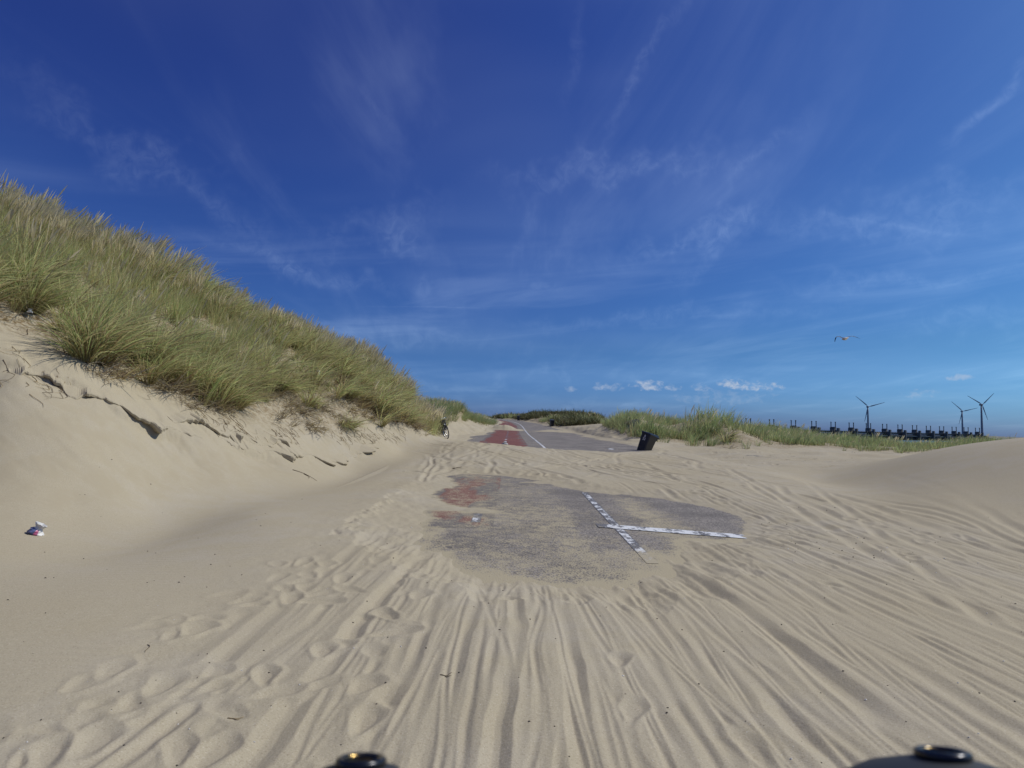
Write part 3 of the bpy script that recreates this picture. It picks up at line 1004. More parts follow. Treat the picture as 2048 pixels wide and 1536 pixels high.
road = tag(strip('road', lambda y: -2.3 - 2.7 * sstep(22, 29, y), lambda y: 4.9 + 1.8 * sstep(20, 27, y), 5.0, 240, M_ASPHALT, 0.0, nx=90, dy=0.12), kind='structure')
cycle = strip('cycle_lane', lambda y: -1.75 - 0.0 * y, lambda y: 0.85 + 0 * y, 24.0, 240, M_RED_FAR, 0.002, road, nx=20, dy=0.2)
strip('cycle_lane', -1.55, -0.22, 8.6, 17.0, M_RED, 0.002, road, nx=30, dy=0.1)
EDGE_X = 1.55
strip('edge_line', EDGE_X - 0.05, EDGE_X + 0.08, 6.7, 12.9, M_PAINT_WORN, 0.004, road, nx=6, dy=0.05)
strip('edge_line', EDGE_X - 0.02, EDGE_X + 0.11, 24.5, 150, M_PAINT, 0.004, road, nx=4, dy=0.2)
for yy in (9.05,):
    strip('lane_dash', -0.56, -0.42, yy, yy + 0.8, M_PAINT_WORN, 0.004, road, nx=6, dy=0.05)
yy = 27.5
while yy < 130:
    strip('lane_dash', -0.38, -0.22, yy, yy + 1.3, M_PAINT, 0.004, road, nx=3, dy=0.4)
    yy += 3.6
# painted bar across the carriageway
pa, pb_ = px_poly_on_road([(1192, 1051), (1492, 1074)])
v = []
nb = 40
for i in range(nb + 1):
    t_ = i / nb
    x_ = pa[0] + (pb_[0] - pa[0]) * t_; y_ = pa[1] + (pb_[1] - pa[1]) * t_
    for s_ in (-0.17, 0.17):
        v.append((x_ + 0.01, y_ + s_, float(z_road(y_)) + 0.006))
v = np.array(v)
q = np.array([[2 * i, 2 * i + 2, 2 * i + 3, 2 * i + 1] for i in range(nb)])
m_ = np_mesh('cross_bar', v, q, False)
m_.materials.append(M_PAINT)
attr(m_, 'dust', np.interp(v[:, 0], [pa[0], pa[0] + 0.6, pb_[0]], [0.30, 0.15, 0.0]))
attr(m_, 'border', np.where(v[:, 0] < pa[0] + 0.3, (v[:, 0] - pa[0]) * 0.07, 0.05))
link(bpy.data.objects.new('cross_bar', m_), road)
# short pale mark further along
strip('lane_dash', 4.6, 4.9, 28.5, 29.4, M_PAINT, 0.004, road, nx=3, dy=0.3)

# ------------------------------------------------------------------ sea
SEA_Z = EYE - 6.9
m, t, b, out = new_mat('sea_water')
geo = t.new('ShaderNodeNewGeometry')
t.put(b.inputs['Base Color'], (0.035, 0.085, 0.11, 1))
b.inputs['Roughness'].default_value = 0.25
bump = t.new('ShaderNodeBump')
bump.inputs['Strength'].default_value = 0.6
bump.inputs['Distance'].default_value = 0.5
t.l.new(t.noise(t.mapping(geo.outputs['Position'], (1, 0.6, 1)), 0.3, 4, 0.6), bump.inputs['Height'])
t.l.new(bump.outputs[0], b.inputs['Normal'])
sea_mb = MB()
ringr = [60, 200, 600, 2000, 7000, 25000]
sv, sf = [], []
for r_ in ringr:
    for k in range(48):
        a = 2 * math.pi * k / 48
        sv.append((r_ * math.sin(a), r_ * math.cos(a), SEA_Z))
for i in range(len(ringr) - 1):
    for k in range(48):
        sf.append((i * 48 + k, (i + 1) * 48 + k, (i + 1) * 48 + (k + 1) % 48, i * 48 + (k + 1) % 48))
sea_mb.add(sv, sf)
tag(sea_mb.build('sea', m), kind='structure')

# ------------------------------------------------------------------ dune grass
def blade_material(name, c_root, c_mid, c_tip, alt, trans=0.35):
    m = bpy.data.materials.new(name)
    m.use_nodes = True
    t = NT(m.node_tree)
    t.n.clear()
    out = t.new('ShaderNodeOutputMaterial')
    up = t.new('ShaderNodeAttribute', attribute_name='along').outputs['Fac']
    var = t.new('ShaderNodeAttribute', attribute_name='var').outputs['Fac']
    oi = t.new('ShaderNodeObjectInfo')
    geo = t.new('ShaderNodeNewGeometry')
    patch = t.noise(geo.outputs['Position'], 0.45, 3, 0.6)
    col = t.mix(t.rng(up, 0.0, 0.45), c_root, c_mid)
    col = t.mix(t.rng(up, 0.55, 1.0), col, c_tip)
    col = t.mix(t.rng(t.math('ADD', t.math('MULTIPLY', var, 0.6), t.math('MULTIPLY', patch, 0.8)), 0.45, 1.05, 0, 0.85), col, alt)
    br = t.math('ADD', 0.72, t.math('MULTIPLY', t.math('ADD', oi.outputs['Random'], var), 0.28))
    col = t.mix(1.0, col, t.combine(br, br, br), 'MULTIPLY')
    d = t.new('ShaderNodeBsdfPrincipled')
    t.put(d.inputs['Base Color'], col)
    d.inputs['Roughness'].default_value = 0.55
    d.inputs['Specular IOR Level'].default_value = 0.25
    tr = t.new('ShaderNodeBsdfTranslucent')
    t.put(tr.inputs['Color'], col)
    mx = t.new('ShaderNodeMixShader')
    mx.inputs[0].default_value = trans
    t.l.new(d.outputs[0], mx.inputs[1])
    t.l.new(tr.outputs[0], mx.inputs[2])
    t.l.new(mx.outputs[0], out.inputs[0])
    return m


M_BLADE = blade_material('marram_blade', (0.42, 0.39, 0.165, 1), (0.385, 0.485, 0.185, 1), (0.55, 0.60, 0.28, 1), (0.60, 0.57, 0.27, 1), 0.5)
M_STRAW = blade_material('marram_straw', (0.32, 0.24, 0.11, 1), (0.50, 0.41, 0.20, 1), (0.60, 0.52, 0.31, 1), (0.44, 0.39, 0.21, 1), 0.45)
M_HEAD = blade_material('marram_seed_head', (0.48, 0.41, 0.23, 1), (0.66, 0.57, 0.34, 1), (0.80, 0.72, 0.50, 1), (0.64, 0.54, 0.31, 1), 0.5)
M_DEAD = blade_material('dead_grass', (0.12, 0.08, 0.04, 1), (0.23, 0.15, 0.07, 1), (0.38, 0.30, 0.17, 1), (0.33, 0.30, 0.24, 1), 0.2)
M_SCRUB = blade_material('scrub_leaf', (0.09, 0.085, 0.04, 1), (0.12, 0.14, 0.055, 1), (0.17, 0.18, 0.08, 1), (0.20, 0.165, 0.08, 1), 0.3)
M_GREEN = blade_material('beach_grass_blade', (0.25, 0.25, 0.11, 1), (0.24, 0.335, 0.145, 1), (0.36, 0.44, 0.20, 1), (0.41, 0.42, 0.19, 1), 0.5)
GRASS_MATS = [M_BLADE, M_STRAW, M_HEAD, M_DEAD, M_SCRUB, M_GREEN]


class Tuft:
    def __init__(self):
        self.v, self.f, self.m, self.al, self.va = [], [], [], [], []

    def blade(self, p, az_, ln, lean, curve, wid, mat, var, wind=(0, 0), seg=5, head=None):
        n0 = len(self.v)
        d = np.array([math.cos(az_), math.sin(az_)])
        side = np.array([-d[1], d[0], 0.0])
        ang = lean
        tw = U(-1.5, 1.5)
        ax0 = np.array([d[0] * math.sin(lean), d[1] * math.sin(lean), math.cos(lean)])
        side = side * math.cos(tw) + np.cross(ax0, side) * math.sin(tw)
        pos = np.array(p, float)
        pts = [pos.copy()]
        for k in range(seg):
            hv = np.array([d[0] * math.sin(ang), d[1] * math.sin(ang), math.cos(ang)])
            hv[0] += wind[0] * (k + 1) / seg; hv[1] += wind[1] * (k + 1) / seg
            hv /= np.linalg.norm(hv)
            pos = pos + hv * ln / seg
            pts.append(pos.copy())
            ang += curve / seg
        for k, q in enumerate(pts):
            s = k / seg
            wd = wid * (1.0 - 0.15 * s) * (1 - s ** 3)
            if head is not None:
                wd = wid * 0.55
                if s > head[0]:
                    wd = head[1] * math.sin(math.pi * min(1, 0.12 + 0.88 * (s - head[0]) / (1 - head[0])))
            if k == seg:
                self.v.append(tuple(q)); self.al.append(1.0); self.va.append(var)
            else:
                for sg in (-1, 1):
                    self.v.append(tuple(q + side * sg * wd / 2)); self.al.append(s); self.va.append(var)
        for k in range(seg):
            a = n0 + 2 * k
            mk = mat
            if head is not None and k / seg >= head[0] - 0.01:
                mk = 2
            if k == seg - 1:
                self.f.append((a, a + 1, a + 2))
            else:
                self.f.append((a, a + 1, a + 3, a + 2))
            self.m.append(mk)

    def mesh(self, name):
        me_ = bpy.data.meshes.new(name)
        me_.from_pydata(self.v, [], self.f)
        for mm in GRASS_MATS:
            me_.materials.append(mm)
        me_.polygons.foreach_set('material_index', self.m)
        attr(me_, 'along', self.al)
        attr(me_, 'var', self.va)
        me_.update()
        return me_


U = random.uniform
WIND = (0.42, -0.08)


def tuft_green(n, ln, wid, straw=0.25, rad=0.16, heads=0, leaf=0):
    t = Tuft()
    for i in range(n):
        a = U(0, 6.283); r_ = rad * math.sqrt(random.random())
        w_ = U(0.5, 1.25)
        t.blade((r_ * math.cos(a), r_ * math.sin(a), -0.05), a + U(-.7, .7), ln * U(0.55, 1.1), U(0.03, 0.35), U(0.2, 0.9), wid * U(0.7, 1.2), 1 if random.random() < straw else leaf, random.random(), (WIND[0] * w_, WIND[1] * w_))
    for i in range(heads):
        a = U(0, 6.283); r_ = rad * math.sqrt(random.random())
        w_ = U(0.4, 0.9)
        t.blade((r_ * math.cos(a), r_ * math.sin(a), -0.05), U(-.6, .6), ln * U(1.05, 1.35), U(0.0, 0.18), U(0.1, 0.45), wid, 1, random.random(), (WIND[0] * w_, WIND[1] * w_), seg=7, head=(0.68, wid * 2.2))
    return t


def tuft_droop(n, ln, wid, straw=0.4):
    t = Tuft()
    for i in range(n):
        a = random.gauss(-0.35, 1.15)
        r_ = 0.14 * math.sqrt(random.random())
        w_ = U(0.3, 0.8)
        t.blade((r_ * math.cos(a), r_ * math.sin(a), -0.05), a, ln * U(0.6, 1.15), U(0.25, 0.85), U(0.7, 1.7), wid * U(0.7, 1.2), 1 if random.random() < straw else (3 if random.random() < 0.15 else 0), random.random(), (WIND[0] * w_, WIND[1] * w_), seg=6)
    return t


def tuft_dead(n, ln, wid):
    t = Tuft()
    for i in range(n):
        a = random.gauss(-0.6, 1.2)
        r_ = 0.3 * math.sqrt(random.random())
        b_ = U(0, 6.283)
        t.blade((r_ * math.cos(b_), r_ * math.sin(b_), -0.03), a, ln * U(0.4, 1.1), U(0.7, 1.5), U(0.1, 0.9), wid * U(0.6, 1.2), 3 if random.random() < 0.7 else 1, random.random(), seg=4)
    return t


def tuft_scrub(n):
    t = Tuft()
    for i in range(n):
        a = U(0, 6.283); r_ = 0.55 * math.sqrt(random.random())
        t.blade((r_ * math.cos(a), r_ * math.sin(a), 0.55 * random.random() * (1 - r_)), U(0, 6.283), U(0.25, 0.7), U(0.1, 1.3), U(-.3, .8), U(0.03, 0.06), 4, random.random(), seg=3)
    return t


def collection_of(name, tufts):
    c = bpy.data.collections.new(name)
    for i, t in enumerate(tufts):
        o = bpy.data.objects.new("%s_tuft_%02d" % (name, i), t.mesh("%s_tuft_%02d" % (name, i)))
        c.objects.link(o)
    return c


def scatter_object(name, coll, pts, rots, scl, idx, label):
    me_ = bpy.data.meshes.new(name)
    me_.vertices.add(len(pts))
    me_.vertices.foreach_set('co', np.asarray(pts, np.float32).ravel())
    attr(me_, 'rot', rots, 'FLOAT_VECTOR')
    attr(me_, 'scl', scl)
    attr(me_, 'pick', idx, 'INT')
    o = link(bpy.data.objects.new(name, me_))
    ng = bpy.data.node_groups.new(name + '_scatter', 'GeometryNodeTree')
    ng.interface.new_socket('Geometry', in_out='INPUT', socket_type='NodeSocketGeometry')
    ng.interface.new_socket('Geometry', in_out='OUTPUT', socket_type='NodeSocketGeometry')
    gi = ng.nodes.new('NodeGroupInput'); go = ng.nodes.new('NodeGroupOutput')
    ci = ng.nodes.new('GeometryNodeCollectionInfo')
    ci.inputs['Collection'].default_value = coll
    ci.inputs['Separate Children'].default_value = True
    ci.inputs['Reset Children'].default_value = True
    ip = ng.nodes.new('GeometryNodeInstanceOnPoints')
    ip.inputs['Pick Instance'].default_value = True
    def na(n, ty):
        x = ng.nodes.new('GeometryNodeInputNamedAttribute')
        x.data_type = ty
        x.inputs['Name'].default_value = n
        return x.outputs['Attribute']
    e2r = ng.nodes.new('FunctionNodeEulerToRotation')
    L = ng.links.new
    L(na('rot', 'FLOAT_VECTOR'), e2r.inputs[0])
    L(gi.outputs[0], ip.inputs['Points'])
    L(ci.outputs[0], ip.inputs['Instance'])
    L(na('pick', 'INT'), ip.inputs['Instance Index'])
    L(e2r.outputs[0], ip.inputs['Rotation'])
    L(na('scl', 'FLOAT'), ip.inputs['Scale'])
    L(ip.outputs[0], go.inputs[0])
    md = o.modifiers.new('scatter', 'NODES')
    md.node_group = ng
    return tag(o, label, 'grass', kind='stuff')


near_coll = collection_of('near', [tuft_green(40, 1.05, 0.015, 0.27) for _ in range(3)] + [tuft_green(34, 1.0, 0.015, 0.30, heads=3) for _ in range(2)]
                          + [tuft_droop(75, 1.15, 0.016) for _ in range(3)] + [tuft_dead(48, 0.6, 0.016) for _ in range(3)] + [tuft_green(28, 0.9, 0.015, 0.4, heads=12) for _ in range(2)])
far_coll = collection_of('far', [tuft_green(32, 0.85, 0.022, 0.10, 0.25, leaf=5) for _ in range(3)] + [tuft_green(26, 0.85, 0.022, 0.35, 0.25, 2, leaf=5) for _ in range(2)]
                         + [tuft_dead(30, 0.55, 0.022) for _ in range(2)] + [tuft_scrub(90) for _ in range(2)])


def sow(x0, x1, y0, y1, density, masker):
    n = int((x1 - x0) * (y1 - y0) * density)
    x = rng.uniform(x0, x1, n); y = rng.uniform(y0, y1, n)
    z = sand_z(x, y)
    px, py = project(x, y, z)
    keep = masker(x, y, z, px, py) > rng.random(n)
    bx_, by_ = -3.05, 29.0                                # nothing grows through the parked bicycle
    keep &= ~((np.abs(x - bx_ - 0.1) < 0.75) & (y > 26.5) & (y < 30.6))
    return x[keep], y[keep], z[keep], px[keep], py[keep]


# --- the big dune on the left
x, y, z, px, py = sow(-34, -2.5, 7, 52, 15.0, lambda x, y, z, px, py: fade_poly(px, py, G_LEFT, 26) * np.clip(0.78 + 1.7 * fbm(x / 1.3, y / 1.3, 3, 91), 0.12, 1) * np.where(y > 40, 0.5, 1) * (px > -260))
n = len(x)
edge = sd_poly(px, py, G_LEFT)
r1 = rng.random(n)
low_edge = (edge > -46) & (py > 600) & (y < 30)
mid_edge = (edge > -95) & (py > 560) & (y < 26)
pick = np.where(r1 < 0.62, rng.integers(0, 3, n), rng.integers(3, 5, n))
pick = np.where((rng.random(n) < np.where(py < np.interp(px, [0, 130, 300, 450, 560, 650, 750, 803, 870], [445, 487, 552, 622, 664, 702, 754, 800, 850]) + 35, 0.5, 0.03)), rng.integers(11, 13, n), pick)
pick = np.where(mid_edge & (rng.random(n) < 0.45), rng.integers(5, 8, n), pick)
pick = np.where(low_edge & (rng.random(n) < 0.55), rng.integers(5, 8, n), pick)
pick = np.where((edge > -30) & (y < 30) & (py > 620) & (rng.random(n) < 0.62), rng.integers(8, 11, n), pick)
rots = np.stack([rng.normal(0, 0.10, n), rng.normal(0.0, 0.10, n), rng.normal(0, 0.45, n)], 1)
scl = rng.uniform(0.72, 1.18, n) * np.clip(1 + 0.6 * fbm(x / 2.2, y / 2.2, 3, 95), 0.65, 1.35)
# thin dead grass below it
x2, y2, z2, px2, py2 = sow(-16, -3, 8, 30, 16.0, lambda x, y, z, px, py: np.maximum(fade_poly(px, py, G_BARE, 36) * np.clip(0.55 + 1.6 * fbm(x / 0.8, y / 0.8, 3, 97), 0, 1), 0.8 * fade_poly(px, py, G_LEFT, 40) * np.clip(0.5 + 1.2 * fbm(x, y, 2, 98), 0, 1) * (sd_poly(px, py, G_LEFT) > -25)) * (py > 560))
n2 = len(x2)
P2 = np.where(rng.random(n2) < 0.93, rng.integers(8, 11, n2), rng.integers(5, 8, n2))
pts = np.concatenate([np.stack([x, y, z], 1), np.stack([x2, y2, z2], 1)])
rots = np.concatenate([rots, np.stack([rng.normal(0, .25, n2), rng.normal(0.15, .25, n2), rng.normal(-0.2, 0.7, n2)], 1)])
scl = np.concatenate([scl, rng.uniform(0.5, 1.0, n2)])
pick = np.concatenate([pick, P2])
scatter_object('dune_grass', near_coll, pts, rots, scl, pick, 'tall marram grass covering the steep dune on the left')

# --- second dune beyond the bicycle
x, y, z, px, py = sow(-16, -0.5, 42, 100, 7.0, lambda x, y, z, px, py: fade_poly(px, py, G_SECOND, 10))
n = len(x)
scatter_object('dune_grass', far_coll, np.stack([x, y, z], 1), np.stack([rng.normal(0, .1, n), rng.normal(0, .1, n), rng.normal(0, .5, n)], 1), rng.uniform(0.9, 1.5, n),
               np.where(rng.random(n) < 0.72, rng.integers(0, 3, n), rng.integers(3, 5, n)), 'dark green grass on the small dune beyond the bicycle')

# --- beach grass right of the road
x, y, z, px, py = sow(4, 66, 33, 120, 4.2, lambda x, y, z, px, py: fade_poly(px, py, G_RIGHT, 12) * np.clip(0.62 + 1.9 * fbm(x / 2.4, y / 2.4, 3, 101), 0.05, 1) * np.where(y > 75, 0.6, 1))
n = len(x)
hh = np.interp(px, [1200, 1250, 1330, 1420, 1500, 1620, 1750, 2000], [0.85, 1.15, 1.0, 1.2, 1.1, 1.0, 0.8, 0.7]) * rng.uniform(0.75, 1.2, n) * np.clip(1 + 1.3 * fbm(x / 3.5, y / 3.5, 3, 105), 0.5, 1.5)
scatter_object('beach_grass', far_coll, np.stack([x, y, z], 1), np.stack([rng.normal(0, .12, n), rng.normal(0, .12, n), rng.normal(0, .6, n)], 1), hh,
               np.where(rng.random(n) < 0.80, rng.integers(0, 3, n), np.where(rng.random(n) < 0.75, rng.integers(3, 5, n), rng.integers(5, 7, n))), 'green beach grass on low mounds between the road and the sea')

# --- far grass and scrub beyond the bend
x, y, z, px, py = sow(-30, 40, 76, 240, 1.6, lambda x, y, z, px, py: np.maximum(fade_poly(px, py, G_CENTRE, 6), (y > 150) * 0.8) * np.clip(0.55 + 2.2 * fbm(x / 6, y / 6, 3, 117), 0.04, 1) * (sd_poly(x, y, FAR) > 1.0))
n = len(x)
scatter_object('scrub', far_coll, np.stack([x, y, z], 1), np.stack([rng.normal(0, .1, n), rng.normal(0, .1, n), rng.uniform(0, 6.28, n)], 1), rng.uniform(0.9, 1.6, n) * (1 + 0.9 * fbm(x / 7, y / 7, 2, 115)),
               np.where(fbm(x / 9, y / 9, 2, 111) > 0.0, rng.integers(7, 9, n), rng.integers(0, 5, n)), 'far scrub and grass where the road bends away')

# ------------------------------------------------------------------ single tussocks one can pick out
def tussock(name, px, py, y_lo, y_hi, t, label, scale=1.0, rz=0.0):
    p = on_ground(px, py, y_lo, y_hi)
    o = link(bpy.data.objects.new(name, t.mesh(name)))
    o.location = p
    o.scale = (scale,) * 3
    o.rotation_euler = (0, 0, rz)
    return tag(o, label, 'grass tussock', 'tussocks along the foot of the dune grass')


tussock('marram_tussock', 185, 700, 9, 14, tuft_droop(260, 1.35, 0.012, 0.45), 'large olive tussock with long blades drooping right, lowest on the left dune', 1.15)
tussock('marram_tussock', 60, 622, 9, 14, tuft_droop(220, 1.25, 0.012, 0.4), 'drooping dark tussock at the left edge, above the bare sand slope', 1.1)
tussock('marram_tussock', 455, 775, 11, 18, tuft_droop(220, 1.2, 0.012, 0.5), 'yellowish drooping tussock midway along the lower edge of the dune grass', 1.1)
tussock('marram_tussock', 335, 778, 10, 16, tuft_dead(160, 1.0, 0.012), 'straw-coloured dead tussock hanging over the sand slope', 1.0, -0.5)
tussock('marram_tussock', 690, 795, 15, 24, tuft_droop(180, 1.2, 0.013, 0.3), 'green tussock overhanging the brown dead grass, right of the white post', 1.1)
tussock('marram_tussock', 1450, 884, 33, 44, tuft_droop(150, 1.1, 0.022, 0.6), 'yellowish tussock hanging over the sand at the near end of the beach grass', 1.3)

# ------------------------------------------------------------------ overhanging crust ledges on the slipped slope
def ledge(line, label, reach, seed):
    """a shelf of crusted sand that juts out of the slope with a broken lip"""
    pts_ = []
    tot = len(line) - 1
    N = 150
    for k in range(N + 1):
        s_ = k / N * tot
        i = min(int(s_), tot - 1)
        f_ = s_ - i
        pts_.append((line[i][0] * (1 - f_) + line[i + 1][0] * f_, line[i][1] * (1 - f_) + line[i + 1][1] * f_))
    pts_ = np.array(pts_)
    arc = np.concatenate([[0], np.cumsum(np.hypot(*np.diff(pts_, axis=0).T))])
    tang = np.gradient(pts_, axis=0)
    tang /= np.linalg.norm(tang, axis=1)[:, None]
    dn = np.stack([tang[:, 1], -tang[:, 0]], 1)            # downhill side
    sh = 0.16 * fbm(arc * 1.5, arc * 0 + seed, 4, 171 + seed)
    pts_ = pts_ + dn * sh[:, None]
    wv = reach * np.clip(0.36 + 1.5 * fbm(arc * 2.6, arc * 0 + 9.3 * seed, 4, 181 + seed), 0.0, 1.2)
    wv = wv + 0.10 * reach * vnoise(arc * 23, arc * 0, seed) * (wv > 0.01)
    th = 0.035 + 0.07 * np.clip(0.5 + fbm(arc * 3.3, arc * 0 + 3.1 * seed, 3, 191 + seed), 0.1, 1.2)
    wv = wv * sstep(0, 0.5, arc) * (1 - sstep(arc[-1] - 0.5, arc[-1], arc))
    def row(off, dz):
        q = pts_ + dn * np.asarray(off)[..., None] if np.ndim(off) else pts_ + dn * off
        return q
    zc = sand_z(pts_[:, 0], pts_[:, 1])
    up_ = pts_ - dn * 0.30
    zu = sand_z(up_[:, 0], up_[:, 1])
    lip = pts_ + dn * wv[:, None]
    slope_ = np.maximum((zu - zc) / 0.30, 0.2)
    zl = zc + 0.012 - slope_ * wv * 0.45
    A_ = np.column_stack([up_, zu - 0.05])
    A2 = np.column_stack([pts_ - dn * 0.12, zc + slope_ * 0.12 - 0.002])
    B_ = np.column_stack([lip, zl])
    B2 = np.column_stack([lip + dn * 0.012, zl - th * 0.4])
    C_ = np.column_stack([lip - dn * 0.01, zl - th])
    D_ = np.column_stack([pts_ - dn * 0.10, zc - th - 0.06])
    rows_ = [A_, A2, B_, B2, C_, D_]
    mb = MB()
    vs_ = [tuple(p) for r_ in rows_ for p in r_]
    n_ = N + 1
    fs_ = [(j * n_ + k, (j + 1) * n_ + k, (j + 1) * n_ + k + 1, j * n_ + k + 1) for j in range(5) for k in range(N)]
    fs_ += [tuple(j * n_ for j in range(5, -1, -1)), tuple(j * n_ + N for j in range(6))]
    mb.add(vs_, fs_)
    o = mb.build('sand_ledge', M_SAND_PLAIN)
    return tag(o, label, 'sand ledge', 'crusted ledges on the dune slope')


ledge(_LED[0][0], 'long crusted sand ledge slanting down the slope, nearest the left edge', 0.24, 1)
ledge(_LED[1][0], 'broken sand ledge with dark hollows right below the hanging dead grass', 0.26, 2)
ledge(_LED[2][0], 'lowest crusted sand ledge with a jagged lip near the foot of the slope', 0.28, 3)

# ------------------------------------------------------------------ loose roots, straw and specks
M_ROOT = plain('root', (0.11, 0.075, 0.042), 0.9, var=0.4, scale=20)
M_STRAWDRY = plain('dry_straw', (0.32, 0.24, 0.13), 0.8, var=0.35, scale=20)
M_SPECK = plain('dark_speck', (0.035, 0.028, 0.022), 0.9, var=0.3)
M_SHELL = plain('shell', (0.66, 0.63, 0.58), 0.6, var=0.1)
mb = MB()
ROOT_BAND = [(-100, 640), (60, 660), (200, 745), (330, 795), (430, 818), (560, 850), (680, 860), (780, 850), (860, 862), (780, 880), (700, 885), (600, 890), (460, 868), (380, 850), (260, 825), (120, 790), (0, 790), (-100, 760)]
xr, yr, zr_, pxr, pyr = sow(-13, -3.2, 8.5, 27, 50.0, lambda x, y, z, px, py: in_poly(px, py, ROOT_BAND) * np.clip(0.42 + 1.8 * fbm(x / 0.9, y / 0.9, 3, 121), 0.02, 1))
K = 4
RX, RY = np.zeros((len(xr), K + 1)), np.zeros((len(xr), K + 1))
for i in range(len(xr)):
    a = random.gauss(-0.9, 0.7)
    ln = U(0.10, 0.45)
    ph_ = U(.5, 1.5)
    for j in range(K + 1):
        RX[i, j] = xr[i] + math.cos(a + 0.5 * math.sin(j * ph_)) * ln * j / K
        RY[i, j] = yr[i] + math.sin(a + 0.5 * math.sin(j * ph_)) * ln * j / K
RZ = sand_z(RX, RY) + 0.006
for i in range(len(xr)):
    pts_ = [(RX[i, j], RY[i, j], RZ[i, j] + U(0, 0.015)) for j in range(K + 1)]
    r_ = U(0.0025, 0.007)
    mb.tube(pts_, [r_, r_ * .9, r_ * .8, r_ * .6, r_ * .3], seg=3, mat=0 if random.random() < 0.5 else 1, caps=False)
tag(mb.build('roots_and_straw', [M_ROOT, M_STRAWDRY]), 'dry roots and straw strewn over the sand below the dune grass', 'roots', kind='stuff')

mb = MB()
SX, SY = [], []
for i in range(420):
    if i < 330:
        Y_ = 2.4 + 9 * random.random() ** 1.5
        X_ = U(-0.95, 0.95) * Y_
    elif i < 380:
        X_, Y_ = U(3.2, 4.6), U(6.4, 8.0)
    else:
        Y_ = U(22, 40)
        X_ = Y_ * U(0.36, 0.6)
    SX.append(X_); SY.append(Y_)
SZ = sand_z(np.array(SX), np.array(SY))
for X_, Y_, zz in zip(SX, SY, SZ):
    r_ = U(0.0015, 0.005) * (1 + 0.10 * Y_)
    vs_ = [(X_ + r_ * U(.7, 1.8), Y_, zz + r_ * .3), (X_ - r_ * U(.7, 1.8), Y_, zz + r_ * .3), (X_, Y_ + r_ * U(.5, 1.1), zz + r_ * .3), (X_, Y_ - r_ * U(.5, 1.1), zz + r_ * .3), (X_, Y_, zz + r_ * 1.1), (X_, Y_, zz - r_)]
    mb.add(vs_, [(0, 2, 4), (2, 1, 4), (1, 3, 4), (3, 0, 4), (2, 0, 5), (1, 2, 5), (3, 1, 5), (0, 3, 5)], 0 if random.random() < 0.72 else 1)
tag(mb.build('sand_specks', [M_SPECK, M_SHELL]), 'dark specks and shell bits scattered on the sand', 'debris', kind='stuff')


def twig(px, py, y_lo, y_hi, ln, yaw, r_, label, fork=True, mat=None, seed=0):
    p = on_ground(px, py, y_lo, y_hi)
    rnd = random.Random(seed)
    mb = MB()
    def limb(a, l, start):
        pts_ = []
        for j in range(6):
            s = j / 5
            x_ = start[0] + math.cos(a + 0.35 * math.sin(3 * s + seed)) * l * s
            y_ = start[1] + math.sin(a + 0.35 * math.sin(3 * s + seed)) * l * s
            pts_.append((x_, y_, gz(p.x + x_, p.y + y_) - p.z + r_ * 0.8 + 0.02 * l * math.sin(s * 3)))
        mb.tube(pts_, [r_ * (1 - .6 * j / 5) for j in range(6)], seg=5)
        return pts_
    a = limb(yaw, ln, (0, 0))
    if fork:
        limb(yaw + rnd.choice([-0.7, 0.8]), ln * 0.5, a[2][:2])
    o = mb.build('dry_twig', mat or M_ROOT)
    o.location = p
    return tag(o, label, 'twig', 'twigs lying on the sand')


twig(585, 940, 10, 18, 0.62, 0.05, 0.008, 'long forked dry twig lying flat at the foot of the sand slope', seed=1)
twig(295, 1290, 2.5, 6, 0.13, -0.8, 0.0022, 'thin straight twig on the smooth sand in the left foreground', False, seed=2)
twig(455, 1437, 2.2, 4, 0.07, 0.4, 0.0028, 'pale straw twig beside the footprints in the left foreground', True, M_STRAWDRY, seed=3)
twig(880, 1350, 2.2, 5, 0.07, 0.3, 0.0024, 'small hooked twig among the wheel ruts, left of centre', True, seed=4)
twig(905, 938, 12, 22, 0.28, 0.2, 0.010, 'dark twig at the left top corner of the bare asphalt', True, seed=5)

# ------------------------------------------------------------------ bicycle leaning against the dune grass
M_BLACK = plain('black_paint', (0.012, 0.012, 0.014), 0.35)
M_RUBBER = plain('tyre_rubber', (0.015, 0.015, 0.015), 0.85)
M_CHROME = plain('aluminium', (0.62, 0.63, 0.65), 0.3, 0.9)
M_BAG = plain('bag_cloth', (0.02, 0.02, 0.024), 0.9)
M_WHITE = plain('white_plastic', (0.78, 0.78, 0.76), 0.45, var=0.05)

bp = on_ground(895, 865, 26, 34)
bike_root = empty('bicycle', (bp.x, bp.y, bp.z - 0.03))
tag(bike_root, 'black city bicycle leaning against the grass at the end of the left dune', 'bicycle')
heading = math.atan2(-0.97, 0.22)
bike_root.rotation_euler = Matrix.Rotation(heading, 3, 'Z').to_euler()
bike_root.rotation_euler = (Matrix.Rotation(R(-15), 3, 'Y') @ Matrix.Rotation(heading, 3, 'Z')).to_euler()
# local frame: x forward, z up, front wheel contact at the origin
RW = 0.345
bike_root.scale = (1.13,) * 3


